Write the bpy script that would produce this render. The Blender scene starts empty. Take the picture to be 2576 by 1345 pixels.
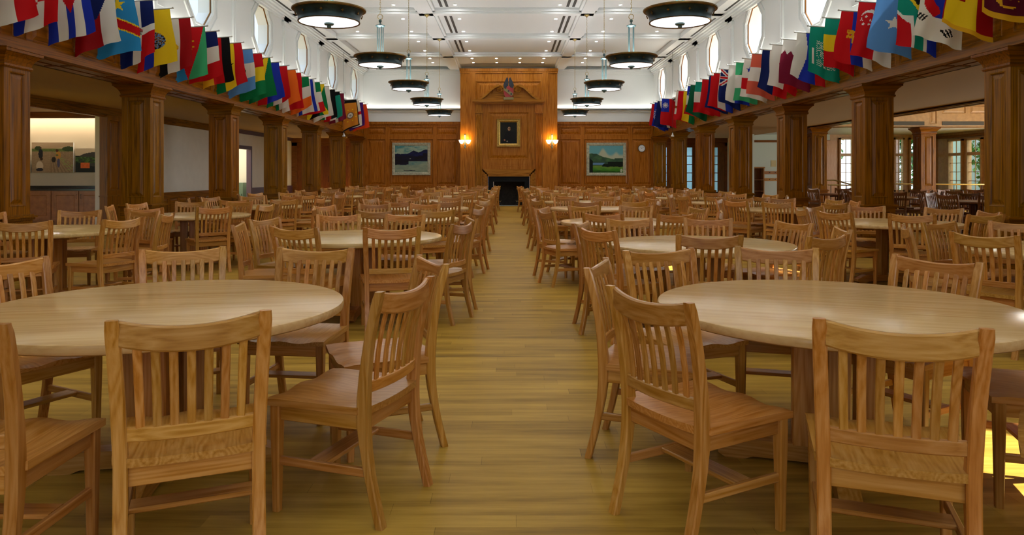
import bpy, bmesh, math, random
from mathutils import Vector, Matrix
random.seed(7)
C = bpy.context.scene.collection
SC = bpy.context.scene
PI = math.pi
# ---------------------------------------------------------------- camera
F = 1830.0; CX = 1280.0; CY = 437.0; H = 1.36      # focal length in px, vanishing point, eye height
cam = bpy.data.cameras.new('camera'); camo = bpy.data.objects.new('camera', cam); C.objects.link(camo)
camo.location = (0, 0, H); camo.rotation_euler = (PI/2, 0, 0)
cam.sensor_width = 36; cam.lens = F/2576*36
cam.shift_x = (1288-CX)/2576; cam.shift_y = -(672.5-CY)/2576
cam.clip_start = .05; cam.clip_end = 400
SC.camera = camo
# ---------------------------------------------------------------- world, sun, exposure
SUN = Vector((.615, .075, .785)).normalized()          # towards the sun
w = bpy.data.worlds.new('sky'); SC.world = w; w.use_nodes = True
nt = w.node_tree; nt.nodes.clear()
wo = nt.nodes.new('ShaderNodeOutputWorld'); wb = nt.nodes.new('ShaderNodeBackground')
tc = nt.nodes.new('ShaderNodeTexCoord'); vd = nt.nodes.new('ShaderNodeVectorMath'); vd.operation = 'DOT_PRODUCT'
vd.inputs[1].default_value = SUN
cr = nt.nodes.new('ShaderNodeValToRGB')
cr.color_ramp.elements[0].position = 0.0; cr.color_ramp.elements[0].color = (.56, .68, .88, 1)
cr.color_ramp.elements[1].position = .85; cr.color_ramp.elements[1].color = (1.9, 2.0, 2.1, 1)
nt.links.new(tc.outputs['Generated'], vd.inputs[0]); nt.links.new(vd.outputs['Value'], cr.inputs[0])
nt.links.new(cr.outputs[0], wb.inputs[0]); wb.inputs[1].default_value = 1.25
nt.links.new(wb.outputs[0], wo.inputs[0])
sl = bpy.data.lights.new('sun', 'SUN'); sl.energy = 14; sl.angle = .009; sl.color = (1, .95, .86)
so = bpy.data.objects.new('sun', sl); C.objects.link(so); so.rotation_euler = SUN.to_track_quat('Z', 'Y').to_euler()
SC.view_settings.view_transform = 'Standard'; SC.view_settings.look = 'None'
SC.view_settings.gamma = 1; SC.view_settings.use_curve_mapping = False
SC.view_settings.exposure = 0.5
cy = SC.cycles
cy.use_denoising = True; cy.max_bounces = 6; cy.diffuse_bounces = 4; cy.glossy_bounces = 3
cy.transmission_bounces = 4; cy.transparent_max_bounces = 8; cy.caustics_reflective = False; cy.caustics_refractive = False
cy.sample_clamp_indirect = 6; cy.use_adaptive_sampling = True; cy.adaptive_threshold = .02

def area(name, loc, size, energy, color, rot=(0, 0, 0), size_y=None, portal=False):
    l = bpy.data.lights.new(name, 'AREA'); l.energy = energy; l.color = color
    l.shape = 'RECTANGLE' if size_y else 'DISK'; l.size = size
    if size_y: l.size_y = size_y
    if portal: l.cycles.is_portal = True
    o = bpy.data.objects.new(name, l); C.objects.link(o); o.location = loc; o.rotation_euler = rot
    return o
WARM = (1, .975, .94); DAY = (.86, .93, 1.0)
HW = 6.27; AX = -.02                                # half width of the hall, its axis
YB = -4.0; YF = 31.4                                # back and far end
COLY = [9.31+3.7*k for k in range(7)]               # column centres
WINY = [COLY[0]+1.85+3.7*k for k in range(-3, 6)]
# added fill light, unseen behind the camera, lifts surfaces facing it
area('fill_behind_camera', (0, YB+.15, 2.6), 9.0, 36, (1, .97, .92), (math.radians(84), 0, 0), 3.6)
# daylight of the bay room on the right
area('daylight_bay_east', (19.0, 17, 2.0), 3.0, 2400, (1, .97, .90), (0, PI/2, 0), 18)

area('alcove_wall_washer', (-12.9, 19.78, 2.99), 5.4, 22, (1, .80, .55), (math.radians(22), 0, 0), .08)
# ---------------------------------------------------------------- materials
MATS = {}
def newmat(name):
    m = bpy.data.materials.new(name); m.use_nodes = True; MATS[name] = m
    nt = m.node_tree; return m, nt, nt.nodes['Principled BSDF']
def plain(name, col, rough=.5, metal=0, spec=.5, noise=0, scale=30):
    m, nt, b = newmat(name)
    b.inputs['Base Color'].default_value = (*col, 1); b.inputs['Roughness'].default_value = rough
    b.inputs['Metallic'].default_value = metal; b.inputs['Specular IOR Level'].default_value = spec
    if noise:
        n = nt.nodes.new('ShaderNodeTexNoise'); n.inputs['Scale'].default_value = scale; n.inputs['Detail'].default_value = 3
        t = nt.nodes.new('ShaderNodeTexCoord'); nt.links.new(t.outputs['Object'], n.inputs['Vector'])
        r = nt.nodes.new('ShaderNodeValToRGB'); e = r.color_ramp.elements
        e[0].position = .3; e[1].position = .7
        e[0].color = (*[c*(1-noise) for c in col], 1); e[1].color = (*[min(1, c*(1+noise)) for c in col], 1)
        nt.links.new(n.outputs['Fac'], r.inputs[0]); nt.links.new(r.outputs[0], b.inputs['Base Color'])
    return m
def emis(name, col, st):
    m, nt, b = newmat(name); b.inputs['Base Color'].default_value = (*col, 1)
    b.inputs['Emission Color'].default_value = (*col, 1); b.inputs['Emission Strength'].default_value = st
    return m
def wood(name, dark, mid, light, axis, rough=.38, fine=110, tint=.25, spec=.3, bands=30.0, sat=1.17):
    """oak: long streaks along axis, cathedral figure, a per-board tint"""
    m, nt, b = newmat(name); N = nt.nodes; L = nt.links
    t = N.new('ShaderNodeTexCoord'); oi = N.new('ShaderNodeObjectInfo')
    mp = N.new('ShaderNodeMapping'); s = [1, 1, 1]; s['XYZ'.index(axis)] = .05
    mp.inputs['Scale'].default_value = s; L.new(t.outputs['Object'], mp.inputs['Vector'])
    off = N.new('ShaderNodeVectorMath'); off.operation = 'MULTIPLY_ADD'
    cmb = N.new('ShaderNodeCombineXYZ'); 
    for i in range(3): L.new(oi.outputs['Random'], cmb.inputs[i])
    L.new(cmb.outputs[0], off.inputs[0]); off.inputs[1].default_value = (13, 17, 19); L.new(mp.outputs[0], off.inputs[2])
    n1 = N.new('ShaderNodeTexNoise'); n1.inputs['Scale'].default_value = fine; n1.inputs['Detail'].default_value = 4
    L.new(off.outputs[0], n1.inputs['Vector'])
    mp2 = N.new('ShaderNodeMapping'); s2 = [1, 1, 1]; s2['XYZ'.index(axis)] = .045
    mp2.inputs['Scale'].default_value = s2; L.new(t.outputs['Object'], mp2.inputs['Vector'])
    off2 = N.new('ShaderNodeVectorMath'); off2.operation = 'MULTIPLY_ADD'
    L.new(cmb.outputs[0], off2.inputs[0]); off2.inputs[1].default_value = (7, 5, 3); L.new(mp2.outputs[0], off2.inputs[2])
    n2 = N.new('ShaderNodeTexNoise'); n2.inputs['Scale'].default_value = bands*.35; n2.inputs['Detail'].default_value = 1
    L.new(off2.outputs[0], n2.inputs['Vector'])
    mm = N.new('ShaderNodeMath'); mm.operation = 'MULTIPLY'; mm.inputs[1].default_value = 11
    L.new(n2.outputs['Fac'], mm.inputs[0]); fr = N.new('ShaderNodeMath'); fr.operation = 'PINGPONG'; fr.inputs[1].default_value = .5
    L.new(mm.outputs[0], fr.inputs[0])
    ad = N.new('ShaderNodeMath'); ad.operation = 'MULTIPLY_ADD'; ad.inputs[1].default_value = .55
    L.new(fr.outputs[0], ad.inputs[0]); sc = N.new('ShaderNodeMath'); sc.operation = 'MULTIPLY'; sc.inputs[1].default_value = .75
    L.new(n1.outputs['Fac'], sc.inputs[0]); L.new(sc.outputs[0], ad.inputs[2])
    r = N.new('ShaderNodeValToRGB'); e = r.color_ramp.elements
    e[0].position = .28; e[0].color = (*dark, 1); e[1].position = .75; e[1].color = (*light, 1)
    e2 = e.new(.46); e2.color = (*mid, 1)
    L.new(ad.outputs[0], r.inputs[0])
    hs = N.new('ShaderNodeHueSaturation'); hs.inputs['Saturation'].default_value = sat; L.new(r.outputs[0], hs.inputs['Color'])
    mr = N.new('ShaderNodeMapRange'); mr.inputs['To Min'].default_value = 1-tint; mr.inputs['To Max'].default_value = 1+tint*.5
    L.new(oi.outputs['Random'], mr.inputs['Value']); L.new(mr.outputs[0], hs.inputs['Value'])
    m5 = N.new('ShaderNodeMath'); m5.operation = 'MULTIPLY'; m5.inputs[1].default_value = 7.31
    f5 = N.new('ShaderNodeMath'); f5.operation = 'FRACT'; L.new(oi.outputs['Random'], m5.inputs[0]); L.new(m5.outputs[0], f5.inputs[0])
    mh = N.new('ShaderNodeMapRange'); mh.inputs['To Min'].default_value = .49; mh.inputs['To Max'].default_value = .507
    L.new(f5.outputs[0], mh.inputs['Value']); L.new(mh.outputs[0], hs.inputs['Hue'])
    L.new(hs.outputs[0], b.inputs['Base Color'])
    b.inputs['Roughness'].default_value = rough; b.inputs['Specular IOR Level'].default_value = spec
    bp = N.new('ShaderNodeBump'); bp.inputs['Strength'].default_value = .08; bp.inputs['Distance'].default_value = .002
    L.new(n1.outputs['Fac'], bp.inputs['Height']); L.new(bp.outputs[0], b.inputs['Normal'])
    return m
OK = dict(dark=(.36, .168, .062), mid=(.46, .235, .094), light=(.56, .315, .145))
for a in 'XYZ': wood('oak_'+a, axis=a, rough=.31, spec=.5, **OK)
wood('oak_top', (.46, .295, .130), (.54, .365, .170), (.61, .43, .22), 'X', rough=.22, fine=60, tint=.1, bands=9, sat=1.08)
DK = dict(dark=(.085, .034, .010), mid=(.19, .080, .021), light=(.27, .125, .042), spec=.2)
for a in 'XYZ': wood('panel_'+a, axis=a, rough=.33, tint=.1, fine=45, bands=15, **DK)
for a in 'XYZ': wood('walnut_'+a, (.10, .042, .018), (.19, .085, .038), (.27, .13, .06), a, rough=.3, tint=.15)
OR = dict(dark=(.18, .074, .020), mid=(.33, .145, .044), light=(.43, .21, .071), spec=.2)
for a in 'XZ': wood('hearth_'+a, axis=a, rough=.36, tint=.08, fine=60, bands=15, sat=1.14, **OR)
plain('white_paint', (.76, .80, .82), .55)
plain('ceiling_paint', (.76, .80, .83), .7)
plain('cream_wall', (.62, .55, .43), .7)
plain('grey_wall', (.66, .64, .58), .7, noise=.03, scale=4)
plain('tan_ceiling', (.50, .35, .19), .8)
plain('mint_wall', (.62, .68, .62), .7)
plain('black_slot', (.012, .011, .01), .6)
plain('black_stone', (.006, .007, .008), .4, spec=.15)
plain('firebox_brick', (.018, .015, .012), .9, noise=.4, scale=14)
plain('bronze', (.022, .042, .052), .38, .55, noise=.45, scale=7)
plain('rim_brass', (.20, .115, .035), .34, .8, noise=.35, scale=14)
plain('brass', (.48, .38, .16), .3, .9)
plain('verdigris', (.10, .17, .18), .4, .5)
plain('pole_metal', (.55, .55, .53), .35, .4)
plain('gilt', (.42, .28, .07), .32, .7, noise=.25, scale=22)
plain('silver_leaf', (.36, .36, .27), .5, .15, noise=.3, scale=16)
plain('dark_iron', (.02, .02, .02), .5, .5)
plain('clock_face', (.72, .76, .80), .4); plain('ink', (.02, .02, .025), .5)
plain('grille', (.10, .085, .065), .7)
plain('shield_red', (.30, .02, .025), .5); plain('shield_gold', (.20, .16, .06), .5); plain('wing_blue', (.012, .018, .03), .6, noise=.6, scale=40)
plain('paper_plaque', (.62, .50, .26), .6)
plain('counter_black', (.012, .012, .013), .15)
plain('cherry', (.30, .12, .03), .35, noise=.2, scale=8)
plain('purple_trim', (.085, .045, .07), .4)
plain('lawn', (.10, .20, .04), .9, noise=.4, scale=3)
plain('leaf', (.10, .26, .05), .6, noise=.5, scale=2); plain('bark', (.12, .08, .05), .9)
plain('brick_red', (.42, .26, .20), .9, noise=.15, scale=9); plain('render_white', (.75, .76, .78), .9)
plain('green_box', (.10, .16, .10), .5)
plain('honey_frame', (.50, .29, .12), .4, noise=.12, scale=9)
emis('lamp_glass', (.96, .97, 1.0), 1.15); emis('downlight', (1, .97, .93), 240); emis('sconce_glass', (1, .80, .45), 9)
emis('cove_light', (1, .92, .78), 11); emis('alcove_light', (1, .82, .56), 14)
m, nt, b = newmat('glass')
nt.nodes.remove(b); tr = nt.nodes.new('ShaderNodeBsdfTransparent'); gl = nt.nodes.new('ShaderNodeBsdfGlossy'); mx = nt.nodes.new('ShaderNodeMixShader')
gl.inputs['Roughness'].default_value = .03; mx.inputs[0].default_value = .05; tr.inputs[0].default_value = (.95, .98, 1, 1)
nt.links.new(tr.outputs[0], mx.inputs[1]); nt.links.new(gl.outputs[0], mx.inputs[2]); nt.links.new(mx.outputs[0], nt.nodes['Material Output'].inputs[0])
# cloth and paint read the dye or pigment stored on the mesh
def attr_mat(name, rough, transl):
    m, nt, b = newmat(name); at = nt.nodes.new('ShaderNodeAttribute'); at.attribute_name = 'dye'
    nt.links.new(at.outputs['Color'], b.inputs['Base Color']); b.inputs['Roughness'].default_value = rough
    b.inputs['Specular IOR Level'].default_value = .2
    if transl:
        t = nt.nodes.new('ShaderNodeBsdfTranslucent'); mx = nt.nodes.new('ShaderNodeMixShader'); mx.inputs[0].default_value = transl
        nt.links.new(at.outputs['Color'], t.inputs[0]); nt.links.new(b.outputs[0], mx.inputs[1]); nt.links.new(t.outputs[0], mx.inputs[2])
        nt.links.new(mx.outputs[0], nt.nodes['Material Output'].inputs[0])
attr_mat('flag_cloth', .75, .3); attr_mat('oil_paint', .45, 0)
# floor planks run across the aisle
m, nt, b = newmat('floor_planks'); N = nt.nodes; L = nt.links
t = N.new('ShaderNodeTexCoord'); sx = N.new('ShaderNodeSeparateXYZ'); L.new(t.outputs['Object'], sx.inputs[0])
def mth(op, a_, b_=None, c_=None):
    q = N.new('ShaderNodeMath'); q.operation = op
    for i_, v_ in enumerate((a_, b_, c_)):
        if v_ is None: continue
        if isinstance(v_, (int, float)): q.inputs[i_].default_value = v_
        else: L.new(v_, q.inputs[i_])
    return q.outputs[0]
yy = mth('DIVIDE', sx.outputs[1], .10); row = mth('FLOOR', yy); w1 = N.new('ShaderNodeTexWhiteNoise'); w1.noise_dimensions = '1D'; L.new(row, w1.inputs['W'])
xx = mth('ADD', mth('DIVIDE', sx.outputs[0], 1.22), mth('MULTIPLY', w1.outputs['Value'], 5)); idn = mth('FLOOR', xx)
cb = N.new('ShaderNodeCombineXYZ'); L.new(idn, cb.inputs[0]); L.new(row, cb.inputs[1])
w2 = N.new('ShaderNodeTexWhiteNoise'); w2.noise_dimensions = '2D'; L.new(cb.outputs[0], w2.inputs['Vector'])
fx_ = mth('FRACT', xx); fy_ = mth('FRACT', yy)
seam = mth('MAXIMUM', mth('LESS_THAN', fx_, .0022), mth('LESS_THAN', fy_, .018))
tone = mth('SUBTRACT', mth('MULTIPLY_ADD', w2.outputs['Value'], .52, .24), mth('MULTIPLY', seam, .45))
mp = N.new('ShaderNodeMapping'); mp.inputs['Scale'].default_value = (.9, 11, 1); L.new(t.outputs['Object'], mp.inputs[0])
n = N.new('ShaderNodeTexNoise'); n.inputs['Scale'].default_value = 1.3; n.inputs['Detail'].default_value = 6; n.inputs['Roughness'].default_value = .65
L.new(mp.outputs[0], n.inputs['Vector'])
mxf = N.new('ShaderNodeMath'); mxf.operation = 'MULTIPLY_ADD'; mxf.inputs[1].default_value = .34
L.new(tone, mxf.inputs[0])
m2 = N.new('ShaderNodeMath'); m2.operation = 'MULTIPLY'; m2.inputs[1].default_value = .85; L.new(n.outputs['Fac'], m2.inputs[0]); L.new(m2.outputs[0], mxf.inputs[2])
r = N.new('ShaderNodeValToRGB'); e = r.color_ramp.elements; e[0].position = .30; e[0].color = (.16, .085, .010, 1); e[1].position = .85; e[1].color = (.56, .34, .062, 1)
e3 = e.new(.56); e3.color = (.37, .21, .030, 1)
L.new(mxf.outputs[0], r.inputs[0]); L.new(r.outputs[0], b.inputs['Base Color'])
b.inputs['Roughness'].default_value = .42; b.inputs['Specular IOR Level'].default_value = .10
bp = N.new('ShaderNodeBump'); bp.inputs['Strength'].default_value = .05; bp.inputs['Distance'].default_value = .004; L.new(n.outputs['Fac'], bp.inputs['Height']); L.new(bp.outputs[0], b.inputs['Normal'])

# ---------------------------------------------------------------- mesh builder
class MB:
    def __init__(s): s.v = []; s.f = []; s.m = []; s.mi = 0
    def add(s, vs, fs):
        o = len(s.v); s.v += [tuple(v) for v in vs]
        for f in fs: s.f.append(tuple(i+o for i in f)); s.m.append(s.mi)
        return s
    def box(s, x0, x1, y0, y1, z0, z1):
        x0, x1 = sorted((x0, x1)); y0, y1 = sorted((y0, y1)); z0, z1 = sorted((z0, z1))
        return s.add([(x0,y0,z0),(x1,y0,z0),(x1,y1,z0),(x0,y1,z0),(x0,y0,z1),(x1,y0,z1),(x1,y1,z1),(x0,y1,z1)],
              [(0,3,2,1),(4,5,6,7),(0,1,5,4),(1,2,6,5),(2,3,7,6),(3,0,4,7)])
    def loft(s, rings, caps=True, closed=False):
        n = len(rings[0]); vs = [p for r in rings for p in r]; fs = []
        for i in range(len(rings)-1+(1 if closed else 0)):
            a = i*n; b = ((i+1) % len(rings))*n
            for j in range(n):
                k = (j+1) % n; fs.append((a+j, a+k, b+k, b+j))
        if caps and not closed: fs.append(tuple(range(n))[::-1]); fs.append(tuple((len(rings)-1)*n+j for j in range(n)))
        return s.add(vs, fs)
    def tube(s, pts, r, n=8, closed=False):
        pts = [Vector(p) for p in pts]; rings = []; up = Vector((0, 0, 1))
        for i, p in enumerate(pts):
            a = pts[i-1] if (i or closed) else p; b_ = pts[(i+1) % len(pts)] if (i < len(pts)-1 or closed) else p
            d = (b_-a).normalized(); u = d.cross(up)
            if u.length < .05: u = d.cross(Vector((1, 0, 0)))
            u.normalize(); v = d.cross(u); rr = r[i] if isinstance(r, (list, tuple)) else r
            rings.append([p+u*math.cos(2*PI*k/n)*rr+v*math.sin(2*PI*k/n)*rr for k in range(n)])
        return s.loft(rings, True, closed)
    def lathe(s, prof, n=32, c=(0, 0, 0)):
        rings = [[(c[0]+r*math.cos(2*PI*k/n), c[1]+r*math.sin(2*PI*k/n), c[2]+z) for k in range(n)] for r, z in prof]
        return s.loft(rings, False)
    def prism(s, poly, o, u, v, nrm, d):
        o, u, v, nrm = map(Vector, (o, u, v, nrm)); a = [o+u*p[0]+v*p[1] for p in poly]; b = [q+nrm*d for q in a]
        return s.loft([a, b])
    def build(s, name, mats, parent=None, smooth=35):
        me = bpy.data.meshes.new(name); me.from_pydata(s.v, [], s.f)
        if isinstance(mats, str): mats = [mats]
        for q in mats: me.materials.append(MATS[q])
        if len(mats) > 1: me.polygons.foreach_set('material_index', s.m)
        b = bmesh.new(); b.from_mesh(me); bmesh.ops.recalc_face_normals(b, faces=b.faces); b.to_mesh(me); b.free()
        if smooth:
            me.polygons.foreach_set('use_smooth', [True]*len(me.polygons)); me.set_sharp_from_angle(angle=math.radians(smooth))
        o = bpy.data.objects.new(name, me); C.objects.link(o)
        if parent: o.parent = parent
        return o
def rz(cx, cy, z, wx, wy, c=.004):
    a, b = wx/2, wy/2
    return [(cx-a+c,cy-b,z),(cx+a-c,cy-b,z),(cx+a,cy-b+c,z),(cx+a,cy+b-c,z),(cx+a-c,cy+b,z),(cx-a+c,cy+b,z),(cx-a,cy+b-c,z),(cx-a,cy-b+c,z)]
def rx(x, cy, cz, wy, wz, c=.004): return [(x, p[0], p[1]) for p in rz(cy, cz, 0, wy, wz, c)]
def ry(y, cx, cz, wx, wz, c=.004): return [(p[0], y, p[1]) for p in rz(cx, cz, 0, wx, wz, c)]
def thing(name, label, cat, loc=(0, 0, 0), rot=0, group=None):
    o = bpy.data.objects.new(name, None); C.objects.link(o); o.location = loc; o.rotation_euler = (0, 0, rot)
    o.empty_display_size = .1
    return tag(o, label, cat, group)
def tag(o, label, cat, group=None):
    o['label'] = label; o['category'] = cat
    if group: o['group'] = group
    return o
def struct(o): o['kind'] = 'structure'; return o
def children(o, cache={}):
    return [c for c in bpy.data.objects if c.parent == o]
def dup(root, kids, loc, rot, label, group):
    r = root.copy(); C.objects.link(r); r.location = loc; r.rotation_euler = (0, 0, rot); r['label'] = label
    if group: r['group'] = group
    for k, subs in kids:
        c = k.copy(); C.objects.link(c); c.parent = r
        for g in subs:
            d = g.copy(); C.objects.link(d); d.parent = c
    return r
def kidsof(root):
    ks = children(root); return [(k, children(k)) for k in ks]

def panels(B, O, U, V, Nn, W, Hh, cells, depth=.018, mold=.022, raise_=True, flat=None):
    """a face W x Hh with recessed, raised-field panels in the given cells"""
    O, U, V, Nn = map(Vector, (O, U, V, Nn))
    P = lambda u, v, n=0: O+U*u+V*v+Nn*n
    us = sorted({0, W, *[c[0] for c in cells], *[c[1] for c in cells]}); vs = sorted({0, Hh, *[c[2] for c in cells], *[c[3] for c in cells]})
    for i in range(len(us)-1):
        for j in range(len(vs)-1):
            um = (us[i]+us[i+1])/2; vm = (vs[j]+vs[j+1])/2
            if any(c[0] < um < c[1] and c[2] < vm < c[3] for c in cells): continue
            B.add([P(us[i], vs[j]), P(us[i+1], vs[j]), P(us[i+1], vs[j+1]), P(us[i], vs[j+1])], [(0, 1, 2, 3)])
    for (a, b, c, d) in cells:
        k = min(1, (b-a)/(mold*8), (d-c)/(mold*8)); mo = mold*k
        R = lambda q, n: [P(a+q, c+q, n), P(b-q, c+q, n), P(b-q, d-q, n), P(a+q, d-q, n)]
        rings = [R(0, 0), R(mo*.3, .006), R(mo*.6, .004), R(mo, -depth)]
        if raise_: rings += [R(mo*1.5, -depth), R(mo*3.2, -depth*.15)]
        vv = [p for r in rings for p in r]; ff = []
        for i in range(len(rings)-1):
            for j in range(4): ff.append((i*4+j, i*4+(j+1) % 4, (i+1)*4+(j+1) % 4, (i+1)*4+j))
        ff.append(tuple((len(rings)-1)*4+j for j in range(4)))
        B.add(vv, ff)
# ================================================================ ROOM SHELL
def simple(name, mat, *boxes, kind=True, parent=None):
    B = MB()
    for b_ in boxes: B.box(*b_)
    o = B.build(name, mat, parent, 0)
    if kind and not parent: struct(o)
    return o
ZB0, ZB1, ZL0, ZL1, ZC, ZP = 2.94, 3.57, 4.10, 4.17, 5.82, 5.97    # beam, ledge, ceiling levels
XL, XR = -HW+AX, HW+AX
AL = -9.8; AZ = 2.97                                                # left aisle wall, aisle ceiling
simple('floor', 'floor_planks', (-16, 20, YB-.5, 33.5, -.1, 0))
# --- wood entablature on both sides
for s, nm in ((-1, 'trim_1'), (1, 'trim_2')):
    B = MB(); X = s*(HW-.03)+AX; y0, y1 = YB, YF
    cells = []
    for c in [COLY[0]-3.7*k for k in (3, 2, 1)]+COLY:
        cells.append((c-.14, c+.14))
        for k in range(3):
            a = c+.24+k*(3.22/3); cells.append((a, a+3.22/3-.10))
    cells = [(a-y0, b_-y0, .15, .47) for a, b_ in cells if a > y0+.05 and b_ < y1-.1]
    panels(B, (X, y0, ZB0), (0, 1, 0), (0, 0, 1), (-s, 0, 0), y1-y0, ZB1-ZB0, cells, .02, .03)
    # underside with two long recessed fields, inner face, mouldings
    B.box(X, X+s*.62, y0, y1, ZB0-.0, ZB0+.02); B.box(X+s*.58, X+s*.62, y0, y1, ZB0, AZ+.2)
    for c in [COLY[0]-3.7*k for k in (3, 2, 1)]+COLY[:-1]:
        for (a, b_) in ((.34, 1.2), (1.3, 2.4), (2.5, 3.36)):
            for q in (.10, .34): B.box(X+s*q, X+s*(q+.18), c+a, c+b_, ZB0-.014, ZB0)
    B.box(X-s*.025, X, y0, y1, ZB0, ZB0+.10); B.box(X-s*.035, X+s*.1, y0, y1, ZB1-.03, ZB1+.03); B.box(X-s*.018, X, y0, y1, ZB1-.07, ZB1-.03)
    struct(B.build(nm, 'panel_Y', None, 0))
# --- upper side walls with octagon windows
def octa(r, cy_, cz): return [(cy_+r/math.cos(PI/8)*math.cos(PI/8+k*PI/4), cz+r/math.cos(PI/8)*math.sin(PI/8+k*PI/4)) for k in range(8)]
WZ = 5.03; WR = .60; OR_ = .80
for s, nm in ((-1, 'wall_left'), (1, 'wall_right')):
    X = s*HW+AX; B = MB(); zt, z0 = ZC+.2, ZB1+.02
    prev = YB
    for wy in WINY:
        a, b_ = wy-.9, wy+.9
        for t in (0, 1):
            xx = X+s*.32*t
            B.add([(xx,prev,z0),(xx,a,z0),(xx,a,zt),(xx,prev,zt)], [(0,1,2,3)])
            B.add([(xx,a,z0),(xx,b_,z0),(xx,b_,WZ-.72),(xx,a,WZ-.72)], [(0,1,2,3)])
            B.add([(xx,a,WZ+.72),(xx,b_,WZ+.72),(xx,b_,zt),(xx,a,zt)], [(0,1,2,3)])
            o = octa(WR, wy, WZ)
            # fill between the octagon and the rectangle a..b, WZ+-.72
            cor = [(b_, WZ+.72), (a, WZ+.72), (a, WZ-.72), (b_, WZ-.72)]
            vs = [(xx, p[0], p[1]) for p in o]+[(xx, c[0], c[1]) for c in cor]
            B.add(vs, [(7,0,8,11),(0,1,8),(1,2,9,8),(2,3,9),(3,4,10,9),(4,5,10),(5,6,11,10),(6,7,11)])
        o = octa(WR, wy, WZ)
        B.add([(X,p[0],p[1]) for p in o]+[(X+s*.32,p[0],p[1]) for p in o], [(k,(k+1)%8,8+(k+1)%8,8+k) for k in range(8)])
        prev = b_
    for t in (0, 1):
        xx = X+s*.32*t
        B.add([(xx,prev,z0),(xx,YF+.2,z0),(xx,YF+.2,zt),(xx,prev,zt)], [(0,1,2,3)])
    # pilasters between the windows, with cap
    for c in [COLY[0]-3.7*k for k in (3, 2, 1)]+COLY[:-1]:
        B.box(X, X-s*.05, c-.20, c+.20, ZL1, ZC-.02); B.box(X, X-s*.08, c-.26, c+.26, ZC-.34, ZC-.24); B.box(X, X-s*.10, c-.30, c+.30, ZC-.14, ZC)
        B.box(X-s*.05, X-s*.065, c-.12, c+.12, ZL1+.2, ZC-.42)
    # crown moulding
    for k, (d, h) in enumerate(((.05, .20), (.10, .14), (.16, .09), (.24, .045))): B.box(X, X-s*d, YB, YF, ZC-h, ZC+.01)
    struct(B.build(nm, 'white_paint', None, 0))
    # ledge with hidden cove strip
    L_ = MB(); L_.box(X, X-s*.16, YB, YF, ZL0, ZL0+.03); L_.box(X-s*.13, X-s*.16, YB, YF, ZL0, ZL1+.02); L_.box(X, X-s*.10, YB, YF, ZL0-.05, ZL0); L_.box(X, X-s*.05, YB, YF, ZL0-.1, ZL0-.05)
    struct(L_.build('trim_3' if s < 0 else 'trim_4', 'white_paint', None, 0))
    E = MB(); E.box(X-s*.03, X-s*.07, YB+.2, YF-.2, ZL0+.032, ZL0+.045); e = E.build('cove_light_strip', 'cove_light', None, 0)
    tag(e, 'warm cove light strip hidden in the ledge along the %s wall' % ('left' if s < 0 else 'right'), 'light strip')
# windows as structure: pane, inner frame, trim rings
n_ = 0
for s in (-1, 1):
    X = s*HW+AX
    for wy in WINY:
        n_ += 1
        B = MB(); o = octa(WR-.002, wy, WZ); i_ = octa(WR-.016, wy, WZ)
        r1 = [(X+s*.04,p[0],p[1]) for p in o]; r2 = [(X+s*.04,p[0],p[1]) for p in i_]; r3 = [(X+s*.065,p[0],p[1]) for p in i_]; r4 = [(X+s*.065,p[0],p[1]) for p in o]
        for a, b_ in ((r1, r2), (r2, r3), (r3, r4)): B.add(a+b_, [(k,(k+1)%8,8+(k+1)%8,8+k) for k in range(8)])
        root = struct(B.build('window_%d' % n_, 'panel_Z', None, 0))
        B = MB()
        for (ra, rb, d) in ((WR+.02, WR+.05, .022), (OR_-.03, OR_, .03)):
            a = octa(ra, wy, WZ); b2 = octa(rb, wy, WZ)
            q = [[(X-s*dd,p[0],p[1]) for p in pp] for pp, dd in ((a, 0), (a, d), (b2, d), (b2, 0))]
            for u, v in ((0, 1), (1, 2), (2, 3)): B.add(q[u]+q[v], [(k,(k+1)%8,8+(k+1)%8,8+k) for k in range(8)])
        B.build('window_trim', 'white_paint', root, 0)
        P_ = MB(); P_.add([(X+s*.068,p[0],p[1]) for p in i_], [tuple(range(8))]); P_.build('pane', 'glass', root, 0)
        area('skylight_portal', (X+s*.34, wy, WZ), 1.25, 1, (1, 1, 1), (0, s*PI/2, 0), 1.25, True)
# --- ceiling: coffers, beams, slots
B = MB(); B.box(XL-.2, XR+.2, YB, YF+.3, ZP, ZP+.1)
for a, b_ in ((-2.47, -2.07), (2.07, 2.43)): B.box(AX-.03+a, AX-.03+b_, YB, YF, ZC, ZP)
for s in (-1, 1): B.box(s*HW+AX, s*(HW-.62)+AX, YB, YF, ZC, ZP)
for c in [COLY[0]-3.7*k for k in (3, 2, 1)]+COLY[:-1]:
    B.box(XL, XR, c-.15, c+.15, ZC, ZP)
    for q in (-1, 1): B.box(XL+.6, XR-.6, c+q*.15, c+q*.23, ZC+.06, ZP)
for x in (-2.47, -2.07, 2.07, 2.43):
    q = -1 if x in (-2.47, 2.07) else 1
    B.box(AX-.03+x, AX-.03+x+q*.07, YB, YF, ZC+.06, ZP)
struct(B.build('ceiling', 'ceiling_paint', None, 0))
g = 0
BAYS = [(COLY[0]-3.7*k, COLY[0]-3.7*(k-1)) for k in (3, 2, 1)]+[(COLY[k], COLY[k+1]) for k in range(6)]
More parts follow.
